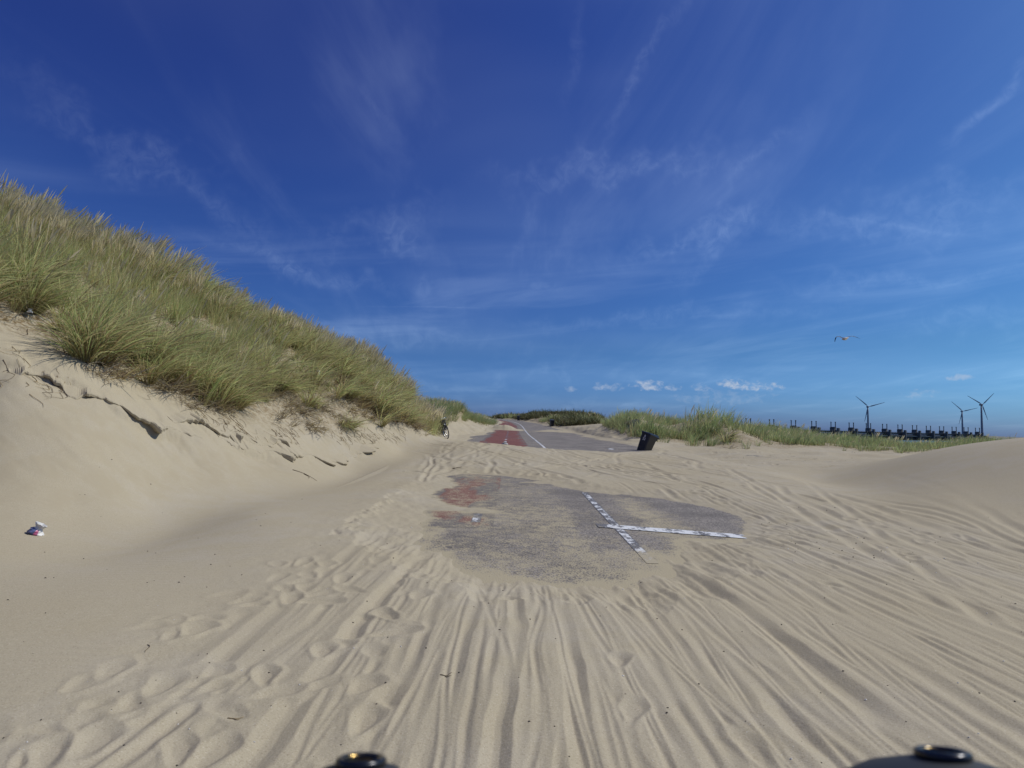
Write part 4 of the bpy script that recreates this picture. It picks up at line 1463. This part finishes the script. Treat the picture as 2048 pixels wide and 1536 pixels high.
def wheel(name, cx):
    def circ(r_, n=28):
        return [(cx + r_ * math.cos(2 * math.pi * k / n), 0, RW + r_ * math.sin(2 * math.pi * k / n)) for k in range(n)]
    rim = MB().tube(circ(RW - 0.035), 0.011, 6, closed=True).build(name, M_CHROME, bike_root)
    MB().tube(circ(RW - 0.017), 0.025, 8, closed=True).build('tyre', M_RUBBER, rim)
    sp_ = MB()
    for k in range(20):
        a = 2 * math.pi * k / 20
        s = 0.03 if k % 2 else -0.03
        sp_.tube([(cx + 0.02 * math.cos(a), s, RW + 0.02 * math.sin(a)), (cx + (RW - .04) * math.cos(a + .1), 0, RW + (RW - .04) * math.sin(a + .1))], 0.0022, 3, caps=False)
    sp_.tube([(cx, -0.05, RW), (cx, 0.05, RW)], 0.018, 8)
    sp_.build('spokes', M_CHROME, rim)
    return rim


wheel('front_wheel', 0.0)
wheel('rear_wheel', -1.12)
hd = Vector((-0.16, 0, 0.66)); ht = Vector((-0.21, 0, 0.90)); bb = Vector((-0.62, 0, 0.29)); st = Vector((-0.80, 0, 0.80)); ra = Vector((-1.12, 0, RW))
fr = MB()
fr.tube([hd, ht], 0.022); fr.tube([hd + Vector((-.01, 0, .03)), bb], 0.019); fr.tube([ht - Vector((0, 0, .05)), bb + (st - bb) * .75], 0.016); fr.tube([bb, st], 0.017)
for s in (-1, 1):
    fr.tube([bb + Vector((0, .03 * s, 0)), ra + Vector((0, .06 * s, 0))], 0.010)
    fr.tube([bb + (st - bb) * .85, ra + Vector((0, .06 * s, 0))], 0.009)
fr.build('frame', M_BLACK, bike_root)
fk = MB()
for s in (-1, 1):
    fk.tube([hd + Vector((0.01, .035 * s, -0.02)), Vector((-0.06, .05 * s, .5)), Vector((0, .055 * s, RW))], 0.011)
fk.tube([hd + Vector((0.01, -.05, -.02)), hd + Vector((0.01, .05, -.02))], 0.014)
fk.build('fork', M_BLACK, bike_root)
hb = MB()
hb.tube([ht, ht + Vector((-.02, 0, .11)), ht + Vector((.04, 0, .13))], 0.014)
hb.tube([(-0.36, -.31, 1.06), (-0.24, -.29, 1.06), (-0.17, -.14, 1.04), (-0.17, .14, 1.04), (-0.24, .29, 1.06), (-0.36, .31, 1.06)], 0.016)
hbo = hb.build('handlebar', M_CHROME, bike_root)
for s in (-1, 1):
    MB().tube([(-0.38, .312 * s, 1.06), (-0.25, .293 * s, 1.06)], 0.026).build('grip', M_RUBBER, hbo)
sdl = MB()
sdl.add([(-.98, -.10, .93), (-.98, .10, .93), (-.80, -.085, .945), (-.80, .085, .945), (-.68, -.02, .94), (-.68, .02, .94), (-.98, -.10, .88), (-.98, .10, .88), (-.80, -.06, .89), (-.80, .06, .89), (-.68, -.015, .91), (-.68, .015, .91)],
        [(0, 2, 3, 1), (2, 4, 5, 3), (6, 7, 9, 8), (8, 9, 11, 10), (0, 1, 7, 6), (4, 10, 11, 5), (0, 6, 8, 2), (2, 8, 10, 4), (1, 3, 9, 7), (3, 5, 11, 9)])
sdl.tube([st, (-.83, 0, .89)], 0.013)
sdl.build('saddle', M_RUBBER, bike_root)
for nm, cx in (('mudguard', 0.0), ('mudguard', -1.12)):
    g_ = MB()
    aa = [R(d_) for d_ in range(20, 185, 15)] if cx == 0 else [R(d_) for d_ in range(0, 190, 15)]
    vs_, fs_ = [], []
    for a in aa:
        for s in (-1, 1):
            vs_.append((cx + (RW + .015) * math.cos(a), .028 * s, RW + (RW + .015) * math.sin(a)))
    n_ = len(aa)
    for s in range(n_ - 1):
        fs_.append((2 * s, 2 * s + 1, 2 * s + 3, 2 * s + 2))
    for k_ in range(n_ * 2):
        x_, y_, z_ = vs_[k_]
        vs_.append((cx + (x_ - cx) * 1.012, y_, RW + (z_ - RW) * 1.012))
    fs_ += [(2 * n_ + 2 * s, 2 * n_ + 2 * s + 2, 2 * n_ + 2 * s + 3, 2 * n_ + 2 * s + 1) for s in range(n_ - 1)]
    fs_ += [(2 * s, 2 * s + 2, 2 * n_ + 2 * s + 2, 2 * n_ + 2 * s) for s in range(n_ - 1)] + [(2 * s + 1, 2 * n_ + 2 * s + 1, 2 * n_ + 2 * s + 3, 2 * s + 3) for s in range(n_ - 1)]
    g_.add(vs_, fs_)
    g_.build(nm, M_BLACK, bike_root)
ck = MB()
ck.tube([bb + Vector((0, -.06, 0)), bb + Vector((0, .06, 0))], 0.02)
ck.tube([bb + Vector((0, .06, 0)), bb + Vector((.10, .07, -.13))], 0.010); ck.tube([bb + Vector((0, -.06, 0)), bb + Vector((-.10, -.07, .13))], 0.010)
ck.lathe([(0.0, -.004), (.085, -.004), (.085, .004), (0, .004)], tuple(bb + Vector((0, -.055, 0))), 18, rot=Matrix.Rotation(R(90), 3, 'X'))
cko = ck.build('crank', M_CHROME, bike_root)
MB().box(bb + Vector((.10, .12, -.13)), (.09, .08, .02), bevel=.008).build('pedal', M_RUBBER, cko)
MB().box(bb + Vector((-.10, -.12, .13)), (.09, .08, .02), bevel=.008).build('pedal', M_RUBBER, cko)
bag_ = MB().box((-0.05, 0.0, 0.84), (0.16, 0.26, 0.24), bevel=.05, taper=1.1).build('handlebar_bag', M_BAG, bike_root)
lamp = MB().lathe([(0.0, .03), (.032, .03), (.036, 0), (.02, -.04), (0, -.045)], (0.05, 0, .72), 12, rot=Matrix.Rotation(R(90), 3, 'Y')).build('headlamp', M_BLACK, bike_root)
MB().lathe([(0.0, .034), (.024, .034), (.030, .031)], (0.05, 0, .72), 12, rot=Matrix.Rotation(R(90), 3, 'Y')).build('lens', M_WHITE, lamp)
for s in (-1, 1):
    MB().box((-1.10, .15 * s, .62), (.30, .11, .30), bevel=.04, taper=1.08).build('pannier', M_BAG, bike_root)
rk = MB()
for s in (-1, 1):
    rk.tube([(-.86, .06 * s, .79), (-1.36, .06 * s, .79)], .007, 6)
    rk.tube([(-1.2, .06 * s, .79), ra + Vector((0, .06 * s, 0))], .006, 6)
rk.build('carrier', M_BLACK, bike_root)
for ob_ in bike_root.children:
    if ob_.name.split('.')[0] in ('front_wheel', 'fork', 'handlebar', 'handlebar_bag', 'headlamp') or (ob_.name == 'mudguard'):
        ob_.rotation_euler = (0, 0, R(17))
MB().tube([(-.70, .05, .30), (-.78, .20, .02)], .009, 6).build('kickstand', M_CHROME, bike_root)

# ------------------------------------------------------------------ wheeled bins
M_BIN = plain('bin_plastic', (0.022, 0.024, 0.027), 0.45, var=0.25, scale=3)
M_LID = plain('bin_lid_plastic', (0.016, 0.022, 0.045), 0.4, var=0.2)
M_MARK = plain('bin_lettering', (0.92, 0.92, 0.90), 0.6, var=0.08)


def wheelie_bin(loc, rot, label, lettering=False, detail=True):
    root = empty('wheeled_bin', loc)
    root.rotation_euler = rot
    tag(root, label, 'bin', 'black wheeled bins beside the road')
    body = MB()
    body.box((0, 0, 0.44), (0.44, 0.50, 0.92), bevel=0.04, taper=1.2)
    body.box((0, 0, 0.915), (0.56, 0.63, 0.05), bevel=0.03)
    body.box((0, 0.345, 0.87), (0.46, 0.10, 0.16), bevel=0.02)          # hinge block at the back
    body.build('body', M_BIN, root)
    lid = MB()
    # lid: a shallow sloped cap with an overhanging lip, hinge at +y
    vs_ = [(-.29, -.36, .945), (.29, -.36, .945), (.29, .33, .945), (-.29, .33, .945), (-.27, -.33, .985), (.27, -.33, .985), (.25, .30, 1.055), (-.25, .30, 1.055)]
    lid.add(vs_, [(3, 2, 1, 0), (4, 5, 6, 7), (0, 1, 5, 4), (1, 2, 6, 5), (2, 3, 7, 6), (3, 0, 4, 7)])
    lo = lid.build('lid', M_LID, root)
    if detail:
        MB().tube([(-.25, .34, .96), (-.25, .45, .93), (.25, .45, .93), (.25, .34, .96)], .028, 8).build('handle', M_BIN, lo)
        for s in (-1, 1):
            wm = MB()
            wm.lathe([(0.0, -.022), (.085, -.022), (.10, -.012), (.10, .012), (.085, .022), (0, .022)], (s * .25, .24, .10), 18, rot=Matrix.Rotation(R(90), 3, 'Y'))
            wm.build('wheel', M_RUBBER, root)
        MB().tube([(-.25, .24, .10), (.25, .24, .10)], .012, 6).build('axle', M_CHROME, root)
    if lettering:
        for txt, zz in (('0', 0.735), ('22', 0.60)):
            cu = bpy.data.curves.new('house_number', 'FONT')
            cu.body = txt
            cu.size = 0.17
            cu.align_x = 'CENTER'
            cu.extrude = 0.002
            tmp = bpy.data.objects.new('tmp', cu)
            scene.collection.objects.link(tmp)
            dg = bpy.context.evaluated_depsgraph_get()
            mm = bpy.data.meshes.new_from_object(tmp.evaluated_get(dg))
            bpy.data.objects.remove(tmp)
            mm.materials.clear()
            mm.materials.append(M_MARK)
            o = link(bpy.data.objects.new('lettering', mm), root)
            # on the front face (-y), which leans out with the taper
            yy_ = -(0.25 + 0.05 * (zz - 0.0) / 0.92) - 0.012
            o.location = (0, yy_, zz)
            o.rotation_euler = (R(90 + 3.1), 0, 0)
    return root


q = on_ground(1286, 903, 28, 38)
wheelie_bin((q.x - 0.02, q.y, q.z - 0.10), (Matrix.Rotation(R(21), 3, 'Y') @ Matrix.Rotation(R(-50), 3, 'Z')).to_euler(), 'black wheeled bin with white numbers, tilted and half sunk in sand', True)
q = on_ground(1104, 853, 70, 110)
wheelie_bin((q.x, q.y, q.z - 0.03), (0, 0, R(15)), 'upright black bin standing before far grass, right of the road', False)
q = on_ground(1037, 841, 100, 170)
wheelie_bin((q.x, q.y, q.z), (0, 0, R(-20)), 'tiny far black bin where the road bends, farthest of the bins', False, False)

# ------------------------------------------------------------------ litter
M_FOIL_W = plain('wrapper_white', (0.58, 0.57, 0.55), 0.5, var=0.1, scale=30)
M_FOIL_B = plain('wrapper_blue', (0.10, 0.12, 0.24), 0.35, var=0.3, scale=30)
M_FOIL_R = plain('wrapper_red', (0.42, 0.10, 0.20), 0.35, var=0.3, scale=30)


def crumpled(name, p, h, r_, label, seed, mats, cat='wrapper'):
    rnd = random.Random(seed)
    prof = [(0.02, 0.0), (0.9, 0.03), (1.0, 0.22), (0.85, 0.40), (0.62, 0.55), (0.42, 0.68), (0.55, 0.82), (0.80, 0.97), (0.70, 1.0), (0.2, 0.72)]
    seg = 14
    mb = MB()
    vs_ = []
    for (rr, zz) in prof:
        for k in range(seg):
            a = 2 * math.pi * k / seg
            q_ = rr * r_ * rnd.uniform(0.72, 1.2)
            vs_.append((q_ * math.cos(a) * 1.15, q_ * math.sin(a) * 0.8, h * zz + h * rnd.uniform(-.04, .04) * (zz > 0.02)))
    for i in range(len(prof) - 1):
        for k in range(seg):
            a = 2 * math.pi * (k + .5) / seg
            f_ = (i * seg + k, i * seg + (k + 1) % seg, (i + 1) * seg + (k + 1) % seg, (i + 1) * seg + k)
            m_i = 0
            if i < 4:
                m_i = 1 if math.cos(a) < -0.25 else (2 if (math.sin(a) < 0 and math.cos(a) < 0.35) else 0)
            mb.add([], [])
            mb.f.append(f_); mb.m.append(m_i); mb.smooth.append(False)
    mb.v = [tuple(v_) for v_ in vs_]
    mb.f.append(tuple(range(seg - 1, -1, -1))); mb.m.append(0); mb.smooth.append(False)
    o = mb.build(name, mats)
    o.location = p
    return tag(o, label, cat)


q = on_ground(68, 1068, 5, 10)
o = crumpled('crumpled_wrapper', q + Vector((0, 0, -0.01)), 0.135, 0.075, 'crumpled white, blue and red plastic wrapper standing on the smooth sand', 3, [M_FOIL_W, M_FOIL_B, M_FOIL_R])
o.rotation_euler = (R(10), R(30), 0.7)
q = on_ground(1010, 889, 20, 27)
o = crumpled('litter_scrap', q, 0.09, 0.11, 'small white scrap of litter on the drift across the road', 5, [M_FOIL_W, M_FOIL_W, M_FOIL_W], 'litter')
q = on_ground(62, 633, 9, 14)
o = crumpled('litter_scrap', q + Vector((0.05, -0.1, 0.05)), 0.08, 0.05, 'pale scrap of litter caught in the grass at the left edge', 6, [M_FOIL_W, M_FOIL_W, M_FOIL_W], 'litter')

# white marker post in the grass
q = on_ground(636, 762, 15, 24)
pr = empty('marker_post', q + Vector((0.1, -0.25, 0.0)), (R(4), R(-3), 0))
tag(pr, 'short white marker post standing in a gap in the dune grass', 'post')
MB().lathe([(0.046, -0.2), (0.046, 0.34), (0.040, 0.36), (0.0, 0.365)], seg=14).build('shaft', M_WHITE, pr)
MB().lathe([(0.0465, 0.06), (0.048, 0.06), (0.048, 0.14), (0.0465, 0.14)], seg=14).build('band', M_BLACK, pr)

# ------------------------------------------------------------------ gull
M_G_WHITE = plain('gull_white', (0.80, 0.79, 0.76), 0.7, var=0.05)
M_G_GREY = plain('gull_buff', (0.36, 0.30, 0.25), 0.7, var=0.2, scale=9)
M_G_DARK = plain('gull_dark', (0.02, 0.02, 0.022), 0.7)
gull = MB()
gp = P(1690, 677.5, 30)
prof = [(0.004, -0.30), (0.045, -0.26), (0.05, -0.20), (0.075, -0.10), (0.085, 0.0), (0.08, 0.10), (0.055, 0.17), (0.045, 0.21), (0.048, 0.25), (0.03, 0.30), (0.012, 0.33), (0.003, 0.37)]
seg = 12
vs_ = []
for i, (r_, yy_) in enumerate(prof):
    flat = 0.35 if i < 2 else (0.55 if i == 2 else 0.9)
    wide = 1.9 if i < 2 else (1.2 if i == 2 else 1.0)
    for k in range(seg):
        a = 2 * math.pi * k / seg
        vs_.append((r_ * math.cos(a) * wide, yy_, r_ * math.sin(a) * flat + (0.03 if i < 3 else 0)))
fs = []
fm = []
for i in range(len(prof) - 1):
    for k in range(seg):
        fs.append((i * seg + k, (i + 1) * seg + k, (i + 1) * seg + (k + 1) % seg, i * seg + (k + 1) % seg))
gull.add(vs_, fs, 0, True)
gull.m = [0 if (j // seg < 3 or (j % seg) < 6) else 1 for j in range(len(fs))]


def gwing(line, mats):
    n0 = len(gull.v)
    for (x_, y_, z_, ch, th) in line:
        gull.v += [(x_, y_ + ch * .35, z_), (x_, y_ + ch * .05, z_ + th), (x_, y_ - ch * .65, z_ - 0.004), (x_, y_ + ch * .05, z_ - th * .5)]
    for i in range(len(line) - 1):
        for k in range(4):
            a, b_ = n0 + i * 4 + k, n0 + i * 4 + (k + 1) % 4
            gull.f.append((a, b_, b_ + 4, a + 4)); gull.m.append(mats[i]); gull.smooth.append(True)
    e = n0 + (len(line) - 1) * 4
    gull.f.append((e, e + 1, e + 2, e + 3)); gull.m.append(mats[-1]); gull.smooth.append(False)


gwing([(0.03, 0.06, 0.02, .17, .02), (0.12, .07, .08, .17, .018), (0.24, .08, .14, .16, .014), (0.38, .06, .155, .14, .011), (0.52, .02, .11, .11, .009), (0.62, -.03, .065, .08, .007), (0.70, -.08, .03, .03, .004)], [1, 1, 1, 1, 2, 2])
gwing([(-0.03, 0.06, 0.02, .17, .02), (-0.13, .07, .055, .17, .018), (-0.24, .08, .095, .17, .014), (-0.34, .09, .10, .16, .012), (-0.42, .06, .04, .13, .011), (-0.46, .02, -.08, .11, .012), (-0.49, -.04, -.19, .05, .006)], [1, 1, 1, 1, 2, 2])
go_ = gull.build('gull', [M_G_WHITE, M_G_GREY, M_G_DARK])
go_.location = gp
go_.rotation_euler = (R(5), R(3), R(-6))
tag(go_, 'gull gliding away on arched dark-tipped wings in the blue sky', 'gull')

# ------------------------------------------------------------------ storm surge barrier
M_CONC = plain('barrier_concrete', (0.28, 0.27, 0.24), 0.9, var=0.25, scale=0.3)
M_CONC_D = plain('weathered_concrete', (0.14, 0.14, 0.13), 0.9, var=0.3, scale=0.2)
M_STEEL_DECK_SHADE = plain('steel_and_deck_shade', (0.04, 0.042, 0.048), 0.6, var=0.2, scale=0.2)  # steel of the gates; on the deck it stands in for shaded concrete
M_CYL = plain('cylinder_steel', (0.13, 0.15, 0.16), 0.5, var=0.1, scale=0.5)
TH = math.atan2(0.539, 0.842)
B0 = Vector((0.4985 * 794, 794, SEA_Z))
bar = empty('storm_surge_barrier', B0, (0, 0, TH))
tag(bar, 'long dark storm surge barrier of concrete piers and gates across the water', 'barrier')
me_cache = {}


def part(name, mb, mats, parent, loc=(0, 0, 0)):
    """one mesh per kind, shared by its copies"""
    if name not in me_cache:
        o = mb.build(name, mats, parent)
        me_cache[name] = o.data
    else:
        o = link(bpy.data.objects.new(name, me_cache[name]), parent)
    o.location = loc
    return o


pier = MB()
pier.box((0, -0.5, 3.6), (3.6, 11, 15.2), bevel=0.9)              # shaft
pier.box((0, 2.6, 13.2), (5.6, 6.2, 5.0), bevel=0.4)              # main head
pier.box((0.2, 2.6, 15.95), (4.4, 5.0, 0.5))
pier.box((0, -4.6, 12.6), (3.6, 3.0, 3.6), bevel=0.3)             # head on the near side
pier.box((0, -4.6, 14.6), (3.0, 2.4, 0.4))
pier.box((0, -1.8, 11.2), (2.6, 2.6, 1.6))
cyl = MB().lathe([(0.55, 0), (0.55, 6.6), (0.85, 6.6), (0.85, 7.5), (0.0, 7.6)], seg=10)
deck = MB()
deck.box((22.5, 2.5, 9.5), (39.2, 6.0, 2.6))
deck.box((22.5, 2.5, 10.97), (39.2, 8.0, 0.3))
rail = MB()
for k in range(9):
    rail.box((6.5 + 4 * k, -1.3, 11.65), (0.12, 0.12, 1.05))
rail.box((22.5, -1.3, 12.2), (39.0, 0.12, 0.12))
beam = MB().box((22.5, -1.0, 5.9), (41.2, 3.0, 1.5)).box((22.5, -2.75, 6.5), (41.2, 0.45, 0.3))
gate = MB().box((22.5, 1.5, 3.2), (41.2, 1.6, 9.4))
for k in range(3):
    gate.box((22.5, 0.3, -0.4 + 2.0 * k), (41.0, 1.0, 0.45))
for i in range(-3, 12):
    po = part('pier', pier, M_CONC_D, bar, (45.0 * i, 0, 0))
    for yy_ in (-0.6, 5.4):
        part('hydraulic_cylinder', cyl, M_CYL, po, (0, yy_, 15.5))
    if i < 11:
        part('bridge_deck', deck, M_STEEL_DECK_SHADE, bar, (45.0 * i, 0, 0))  # concrete girder, its shade put into the near-black colour
        part('upper_beam', beam, M_CONC, bar, (45.0 * i, 0, 0))
        part('steel_gate', gate, M_STEEL_DECK_SHADE, bar, (45.0 * i, 0, 0))
        part('railing', rail, M_CYL, bar, (45.0 * i, 0, 0))

# the dam the barrier runs into
dam = MB()
A = B0 + Vector((math.cos(TH), math.sin(TH), 0)) * (45.0 * 11 + 6)
ux, uy = Vector((math.cos(TH), math.sin(TH), 0)), Vector((-math.sin(TH), math.cos(TH), 0))
secs = []
for k, (s_, top, wid) in enumerate([(0, 9.5, 8), (60, 9.0, 8), (120, 8.2, 9), (260, 7.6, 10), (700, 7.4, 12)]):
    c_ = A + ux * s_ + (-uy) * (0.0012 * s_ * s_ * 0.2)
    secs.append([c_ - uy * (wid + 26), c_ - uy * (wid + 9) + Vector((0, 0, top * .55)), c_ - uy * (wid + 5) + Vector((0, 0, top * .57)), c_ - uy * wid + Vector((0, 0, top)), c_ + uy * wid + Vector((0, 0, top)), c_ + uy * (wid + 26)])
vs_, fs_ = [], []
for s_ in secs:
    vs_ += s_
for k in range(len(secs) - 1):
    for j in range(5):
        fs_.append((k * 6 + j, k * 6 + j + 1, (k + 1) * 6 + j + 1, (k + 1) * 6 + j))
fs_.append((0, 5, 4, 3, 2, 1))
dam.add(vs_, fs_)
do = dam.build('dam', plain('dam_stone', (0.15, 0.145, 0.135), 0.9, var=0.35, scale=0.08))
tag(do, 'grey stone dam running on from the right end of the barrier', 'dam')

# ------------------------------------------------------------------ wind turbines
M_TURB = plain('turbine_paint', (0.30, 0.29, 0.31), 0.5, var=0.05, scale=0.1)


def turbine(px, py_hub, Y, angles, blade_len, label, nac=0.0):
    hub = P(px, py_hub, Y)
    base_z_ = SEA_Z
    H = hub[2] - base_z_
    root = empty('wind_turbine', (hub[0], hub[1], base_z_))
    tag(root, label, 'wind turbine', 'wind turbines beyond the barrier')
    MB().lathe([(2.3, 0), (2.0, H * .4), (1.55, H * .8), (1.3, H - 1.2), (0, H - 1.1)], (0, 0, 0), 14).build('tower', M_TURB, root)
    nb_ = MB()
    nb_.box((0, 1.5, H), (3.0, 7.5, 3.2), bevel=0.6)
    nb_.build('nacelle', M_TURB, root)
    hb_ = MB().lathe([(0, 1.9), (0.9, 1.6), (1.4, 0.8), (1.5, 0), (1.2, -.6), (0, -.6)], (0, -3.0, H), 12, rot=Matrix.Rotation(R(90), 3, 'X')).build('hub', M_TURB, root)
    for an in angles:
        b_ = MB()
        vs_, fs_ = [], []
        st_ = [(0.6, 0.9, 0.9), (3.0, 1.1, .8), (6.5, 2.3, .55), (14, 1.8, .38), (22, 1.25, .25), (blade_len - 1.5, .75, .14), (blade_len, .2, .05)]
        for (d_, ch, th_) in st_:
            vs_ += [(-ch * .35, -th_ / 2 * .2, d_), (ch * .1, -th_ / 2, d_), (ch * .65, 0, d_), (ch * .1, th_ / 2, d_)]
        for k in range(len(st_) - 1):
            for j in range(4):
                fs_.append((4 * k + j, 4 * k + (j + 1) % 4, 4 * k + 4 + (j + 1) % 4, 4 * k + 4 + j))
        e = 4 * (len(st_) - 1)
        fs_ += [(3, 2, 1, 0), (e, e + 1, e + 2, e + 3)]
        b_.add(vs_, fs_)
        o = b_.build('blade', M_TURB, root)
        o.location = (0, -3.4, H)
        o.rotation_euler = (0, R(90 - an), 0)
    root.rotation_euler = (0, 0, R(nac))
    return root


turbine(1735.5, 813.5, 1300, (137, 17, 257), 33, 'leftmost wind turbine, standing alone behind the middle piers', -14)
turbine(1924, 822.5, 1560, (135, 15, 255), 35, 'middle and lowest of the three wind turbines, just left of the tallest', -14)
turbine(1962.5, 809.5, 1250, (147, 47, 287), 33, 'rightmost and tallest wind turbine with one blade hanging down', -8)

# ------------------------------------------------------------------ the bar the camera rides on
M_CAP = plain('black_cap', (0.014, 0.016, 0.021), 0.62, var=0.25, scale=60)
M_BRASS = plain('brass', (0.36, 0.25, 0.09), 0.28, 1.0, var=0.2, scale=80)
M_RING = plain('dark_ring_metal', (0.05, 0.05, 0.055), 0.25, 0.9, var=0.2, scale=80)
YR = 0.36
cl, cr = P(722, 1526, YR), P(1886, 1511, YR)
mid_ = (cl + cr) / 2
bar_root = empty('camera_bar', (mid_[0], mid_[1], 0))
tag(bar_root, 'black rounded camera bar with two brass-lined eyelets at the bottom edge', 'camera bar')


def cap(c, rx, drop, name):
    loc = (c[0] - mid_[0], c[1] - mid_[1], c[2])
    mb = MB().lathe([(0.0100, 0.0), (0.0135, -0.0012), (0.022, -0.0032), (rx * .62, -0.0095 * drop), (rx * .86, -0.019 * drop), (rx, -0.034), (rx * .96, -0.055), (rx * .6, -0.075), (0.0, -0.078)], seg=40)
    mb.lathe([(0.0, -0.03), (0.0100, -0.029), (0.0100, 0.0)], seg=24)
    o = mb.build(name, M_CAP, bar_root)
    o.location = loc
    o.rotation_euler = (R(-17), 0, 0)
    ring = [(0.0122 * math.cos(2 * math.pi * k / 32), 0.0122 * math.sin(2 * math.pi * k / 32), 0.0008) for k in range(32)]
    MB().tube(ring, 0.0024, 10, closed=True).build('eyelet_ring', M_RING, o)
    MB().lathe([(0.0112, 0.0027), (0.0103, 0.0022), (0.0099, 0.0005), (0.0096, -0.004), (0.0092, -0.011)], seg=32).build('eyelet_lining', M_BRASS, o)
    return o


cap(cl, 0.036, 1.35, 'end_cap')
cap(cr, 0.066, 0.85, 'end_cap')
zl = cl[2] - 0.05
bt = MB()
bt.tube([(cl[0] - mid_[0], 0, cl[2] - .055), (0, -0.12, zl - .10), (cr[0] - mid_[0], 0, cr[2] - .055)], 0.012, 12)
bt.build('crossbar', M_CAP, bar_root)
bt = MB()
bt.tube([(0, -0.12, zl - .10), (0, -0.16, 0.45), (0, -0.17, -0.02 + gz(mid_[0], mid_[1] - .17))], 0.014, 12)
bt.build('stem', M_CAP, bar_root)
